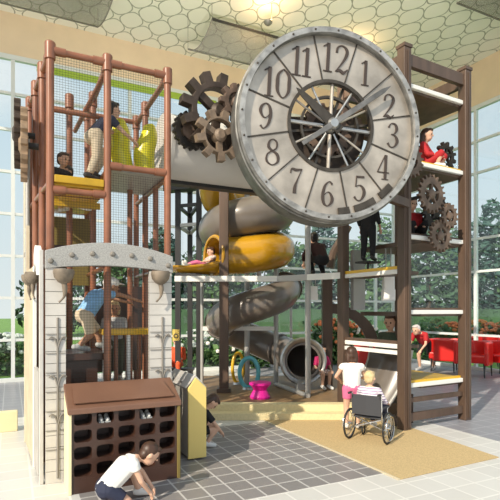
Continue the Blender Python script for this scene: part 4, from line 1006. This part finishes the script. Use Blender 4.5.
MB().add([(-.205, -.075, .37), (.205, -.075, .37), (.205, -.088, .635), (-.205, -.088, .635), (-.205, -.05, .37), (.205, -.05, .37), (.205, -.063, .635), (-.205, -.063, .635), (0, -.1, .37), (0, -.112, .635)],
    [(0, 8, 9, 3), (8, 1, 2, 9), (5, 4, 7, 6), (3, 9, 2, 6, 7), (0, 4, 5, 1, 8), (0, 3, 7, 4), (1, 5, 6, 2)]).build('backrest', 'fabric', wc)
wc.location = WC; wc.rotation_euler = (0, 0, wa)
person('blond child in a striped top seated in the wheelchair', WC + V((0, 0, .345)), wa, pose(SIT, pelvis=(0, .06, .07), chest=(0, .045, .29), neck=(0, .04, .40), head=(0, .05, .53), shl=(-.13, .04, .36), shr=(.13, .04, .36), ell=(-.2, .1, .2), elr=(.2, .1, .2), wrl=(-.19, .24, .16), wrr=(.19, .24, .16),
    hpl=(-.07, .08, .07), hpr=(.07, .08, .07), knl=(-.08, .36, .08), knr=(.08, .36, .08), anl=(-.09, .42, -.20), anr=(.09, .42, -.20), tol=(-.09, .52, -.23), tor=(.09, .52, -.23)), .96, hair='blond', shirt='striped', sleeve=1.6, pants='navy', legs=1.8)
# crouching child by the cubby house
person('crouching child with long dark hair beside the pale yellow gable board', (2.26, 5.98, .003), math.radians(-95), pose(STAND, pelvis=(0, -.10, .22), chest=(0, .0, .41), neck=(0, .05, .50), head=(0, .13, .60), shl=(-.11, .03, .46), shr=(.11, .03, .46),
    ell=(-.14, .14, .32), elr=(.14, .14, .32), wrl=(-.08, .24, .2), wrr=(.08, .24, .2), hpl=(-.065, -.08, .22), hpr=(.065, -.08, .22), knl=(-.09, .16, .30), knr=(.09, .17, .26), anl=(-.09, .0, .06), anr=(.09, .02, .06), tol=(-.09, .12, .035), tor=(.09, .14, .035)),
    .98, hair='brownhair', long=.07, shirt='blackcloth', sleeve=.7, pants='blackcloth', legs=.6, look=(.1, .45, -.9), headup=(0, .9, .45))
# lookout tower children
q = tw(.88, .36, 4.09)
person('brown-haired child in a red dress sitting on the yellow tower platform', q, math.radians(-150), pose(SIT, anl=(-.09, .2, .05), anr=(.09, .2, .05), tol=(-.09, .3, .035), tor=(.09, .3, .035), knl=(-.1, .26, .22), knr=(.1, .26, .22), ell=(-.16, .1, .25)), 1.05, hair='brownhair', long=.05, shirt='redcloth', sleeve=1.6, pants='redcloth', legs=1.3)
q = tw(.66, .45, 2.94)
person('child in red and black sitting behind the rusty cogs on the tower', q, math.radians(160), pose(SIT, anl=(-.09, .2, .05), anr=(.09, .2, .05), tol=(-.09, .3, .035), tor=(.09, .3, .035), knl=(-.1, .26, .22), knr=(.1, .26, .22)), 1.05, hair='hair', shirt='redcloth', sleeve=1.4, pants='blackcloth', legs=1.8, shoes='darkshoe')
q = gd(425, 371)
person('person in a dark red top and black shorts leaning over by the red chairs', q, math.radians(105), pose(STAND, pelvis=(0, -.02, .58), chest=(0, .15, .74), neck=(0, .25, .80), head=(0, .35, .86), shl=(-.13, .21, .77), shr=(.13, .21, .77), ell=(-.17, .28, .58), elr=(.17, .28, .58), wrl=(-.12, .38, .46), wrr=(.12, .38, .46),
    knl=(-.075, -.08, .32), knr=(.075, .12, .34), anl=(-.08, -.22, .07), anr=(.08, .06, .06), tol=(-.09, -.11, .035), tor=(.09, .18, .035)),
    1.42, hair='greyhair', shirt='redcloth', sleeve=.7, pants='blackcloth', legs=.9, skin='skin', shoes='greyshoe')
q = dp(391, 400, 9.3)
person('brown-haired person in dark olive peeping over the white side edge of the tower', (q.x, q.y, .005), math.radians(120), STAND, 1.46, hair='brownhair', shirt='olivecloth', sleeve=1.6, pants='navy', legs=1.8)
q = dp(368, 262, 8.2)
person('figure in black trousers standing on a rung half hidden by the clock', (q.x, q.y, 2.62), math.radians(-60), STAND, 1.0, hair='hair', shirt='blackcloth', sleeve=1.5, pants='blackcloth', legs=1.95, shoes='darkshoe')
MB().tube((q.x, q.y, 2.45), (q.x, q.y, 2.60), .02).build('rung_post', 'blacksteel', wk); MB().box((q.x, q.y, 2.605), (.34, .26, .03)).build('rung', 'blacksteel', wk)
q = dp(319, 272, 9.15)
person('figure in very dark clothes crouching on the walkway below the clock', (q.x, q.y, ZW - .03), math.radians(-10), pose(STAND, pelvis=(0, -.1, .26), chest=(0, .05, .46), neck=(0, .14, .54), head=(0, .22, .64), shl=(-.12, .09, .5), shr=(.12, .09, .5), ell=(-.15, .28, .36), elr=(.15, .28, .36), wrl=(-.1, .4, .24), wrr=(.1, .4, .24),
    hpl=(-.065, -.08, .26), hpr=(.065, -.08, .26), knl=(-.1, .2, .34), knr=(.1, .2, .34), anl=(-.09, .04, .06), anr=(.09, .04, .06), tol=(-.09, .16, .035), tor=(.09, .16, .035)), 1.15, hair='hair', shirt='wine', sleeve=1.6, pants='blackcloth', legs=1.9, shoes='darkshoe')
q = gd(177, 386)
person('person in an orange top seated beyond the right arch pillar', (q.x, q.y, .42), math.radians(150), SIT, 1.15, hair='greyhair', shirt='orange', sleeve=1.5, pants='orange', legs=1.5)
bs = thing('bench', 'low dark bench under the person in orange', 'bench', q)
MB().box((q.x, q.y, .40), (.8, .36, .05), rz=-AZ).build('seat', 'blacksteel', bs)
for sx in (-.34, .34): MB().box(V((q.x, q.y, .19)) + RV * sx, (.05, .3, .38), rz=-AZ).build('leg', 'blacksteel', bs)
# ------------------------------------------------------------------ garden outside the glass
def leaves(mb, c, rad, n, size, shell=.55):
    for _ in range(n):
        while True:
            p = V((random.uniform(-1, 1), random.uniform(-1, 1), random.uniform(-1, 1)))
            if shell < p.length < 1: break
        p = V((p.x * rad[0], p.y * rad[1], p.z * rad[2])) + V(c)
        a = V((random.gauss(0, 1), random.gauss(0, 1), random.gauss(0, 1))).normalized(); b = a.orthogonal().normalized() * size * random.uniform(.6, 1.2); a = a * size * random.uniform(.6, 1.2)
        mb.add([p - a, p + b * .6, p + a, p - b * .6], [(0, 1, 2, 3)])
def tree(label, x, y, h, r, m, n=1500, blobs=6, group=None):
    t = thing('tree', label, 'tree', (x, y, -.1), group)
    MB().path([(x, y, -.1), (x + .1, y, h * .35), (x, y + .1, h * .7)], [.26, .18, .08], 8).build('trunk', 'bark', t)
    mb = MB()
    for i in range(blobs):
        z = h * (.18 + .66 * i / (blobs - 1)); q = r * (1.05 - .65 * (i / (blobs - 1)) ** 1.6)
        c = (x + random.uniform(-.35, .35) * r, y + random.uniform(-.35, .35) * r, z); leaves(mb, c, (q, q, h * .17), n // blobs, .34)
    mb.build('foliage', m, t); return t
def far(px, d): 
    p = dp(px, 310, d); return p.x, p.y
TR_ = [(60, 44, 7, 4), (112, 40, 6.5, 3.4), (160, 42, 7.5, 4), (190, 36, 6, 2.6), (213, 46, 8, 4), (243, 37, 7.0, 3.6), (276, 41, 8, 4), (300, 36, 7.2, 3.4), (325, 40, 8, 4), (352, 36, 7.5, 3.6), (376, 40, 8, 4), (403, 37, 7.5, 3.4), (428, 41, 8.2, 4), (452, 38, 8, 3.8), (478, 35, 8.4, 3.6), (500, 38, 9.4, 4), (524, 36, 8.5, 4)]
kinds = ['dark', 'green', 'blue green']
for i, (px, d, h, r) in enumerate(TR_):
    d = 36 + 9 * (i % 2) + (i % 3); r = 2.5 + .4 * (i % 2); h *= 1.22 if px > 400 else 1.1
    x, y = far(px, d)
    place = 'at the far left outside the glass' if px < 20 else 'outside the back glass, behind the copper tower' if px < 175 else 'outside the back glass, behind the slide' if px < 310 else 'outside, seen through the lookout tower' if px < 460 else 'outside the right window'
    tree('%s leafy tree %s' % (kinds[i % 3], place), x, y, h, r, ('leaf', 'leaf2', 'leaf3')[i % 3], group='%s trees %s' % (kinds[i % 3], place))
def bush(label, px, d, h, r, m, fl, nf=60, group=None):
    x, y = far(px, d); t = thing('bush', label, 'bush', (x, y, -.1), group)
    mb = MB(); leaves(mb, (x, y, h * .45), (r, r * .8, h * .55), 520, .13, .3); mb.build('foliage', m, t)
    if fl:
        mb = MB()
        for _ in range(nf):
            a = random.uniform(0, 2 * PI); b = random.uniform(.0, 1.45); c = (x + r * math.cos(a) * math.sin(b), y + .8 * r * math.sin(a) * math.sin(b), h * .45 + h * .55 * math.cos(b)); mb.ell(c, (.07, .07, .06), 6, 4)
        o = mb.build('flowers', fl, t); o['kind'] = 'stuff'
BS = [(6, 14.2, 1.1, .9, 'flower'), (-14, 14.6, 1.0, .9, 'flower'), (198, 15.2, 1.15, .8, 'flower'), (213, 15.0, 1.1, .8, 'flower'), (235, 15.6, 1.2, .8, 'flower'), (255, 15.3, 1.0, .8, 'flower'),
      (330, 16.2, 1.5, .8, 'flower2'), (344, 16.6, 1.4, .8, 'flower2'), (362, 17, 1.3, .9, 'flower'), (430, 18.5, 1.5, .9, None), (452, 19, 1.3, .9, 'flower2'), (478, 18.6, 1.4, .8, 'flower2'), (492, 18.3, 1.3, .8, 'flower2'), (508, 18.0, 1.4, .8, 'flower2')]
for i, (px, d, h, r, fl) in enumerate(BS):
    pl = 'at far left beyond the glass' if px < 20 else 'outside the back glass below the slide' if px < 300 else 'outside between the steel post and the tower' if px < 400 else 'outside behind the red chairs'
    cw_ = {'flower': 'white flowering', 'flower2': 'orange flowering', None: 'plain green'}[fl]
    bush('%s bush %s' % (cw_, pl), px, d, h, r, 'leaf2', fl, group='%s bushes %s' % (cw_, pl))
hd = thing('hedge', 'long dark clipped hedge between the lawn and the trees outside', 'hedge', (*far(440, 33), -.1))
mb = MB(); m2 = MB()
pts = [far(px, 33) for px in (100, 150, 190, 230, 300, 380, 440, 540)]
for (xa, ya_), (xb, yb) in zip(pts, pts[1:]):
    L = math.hypot(xb - xa, yb - ya_); m2.beam((xa, ya_, .9), (xb, yb, .9), 1.2, 1.9)
    for k in range(int(L * 10)):
        t = random.random(); leaves(mb, (xa + (xb - xa) * t, ya_ + (yb - ya_) * t, random.uniform(.2, 2.0)), (.8, .8, .3), 3, .2, 0)
mb.build('foliage', 'leaf', hd); m2.build('core', 'leaf', hd)
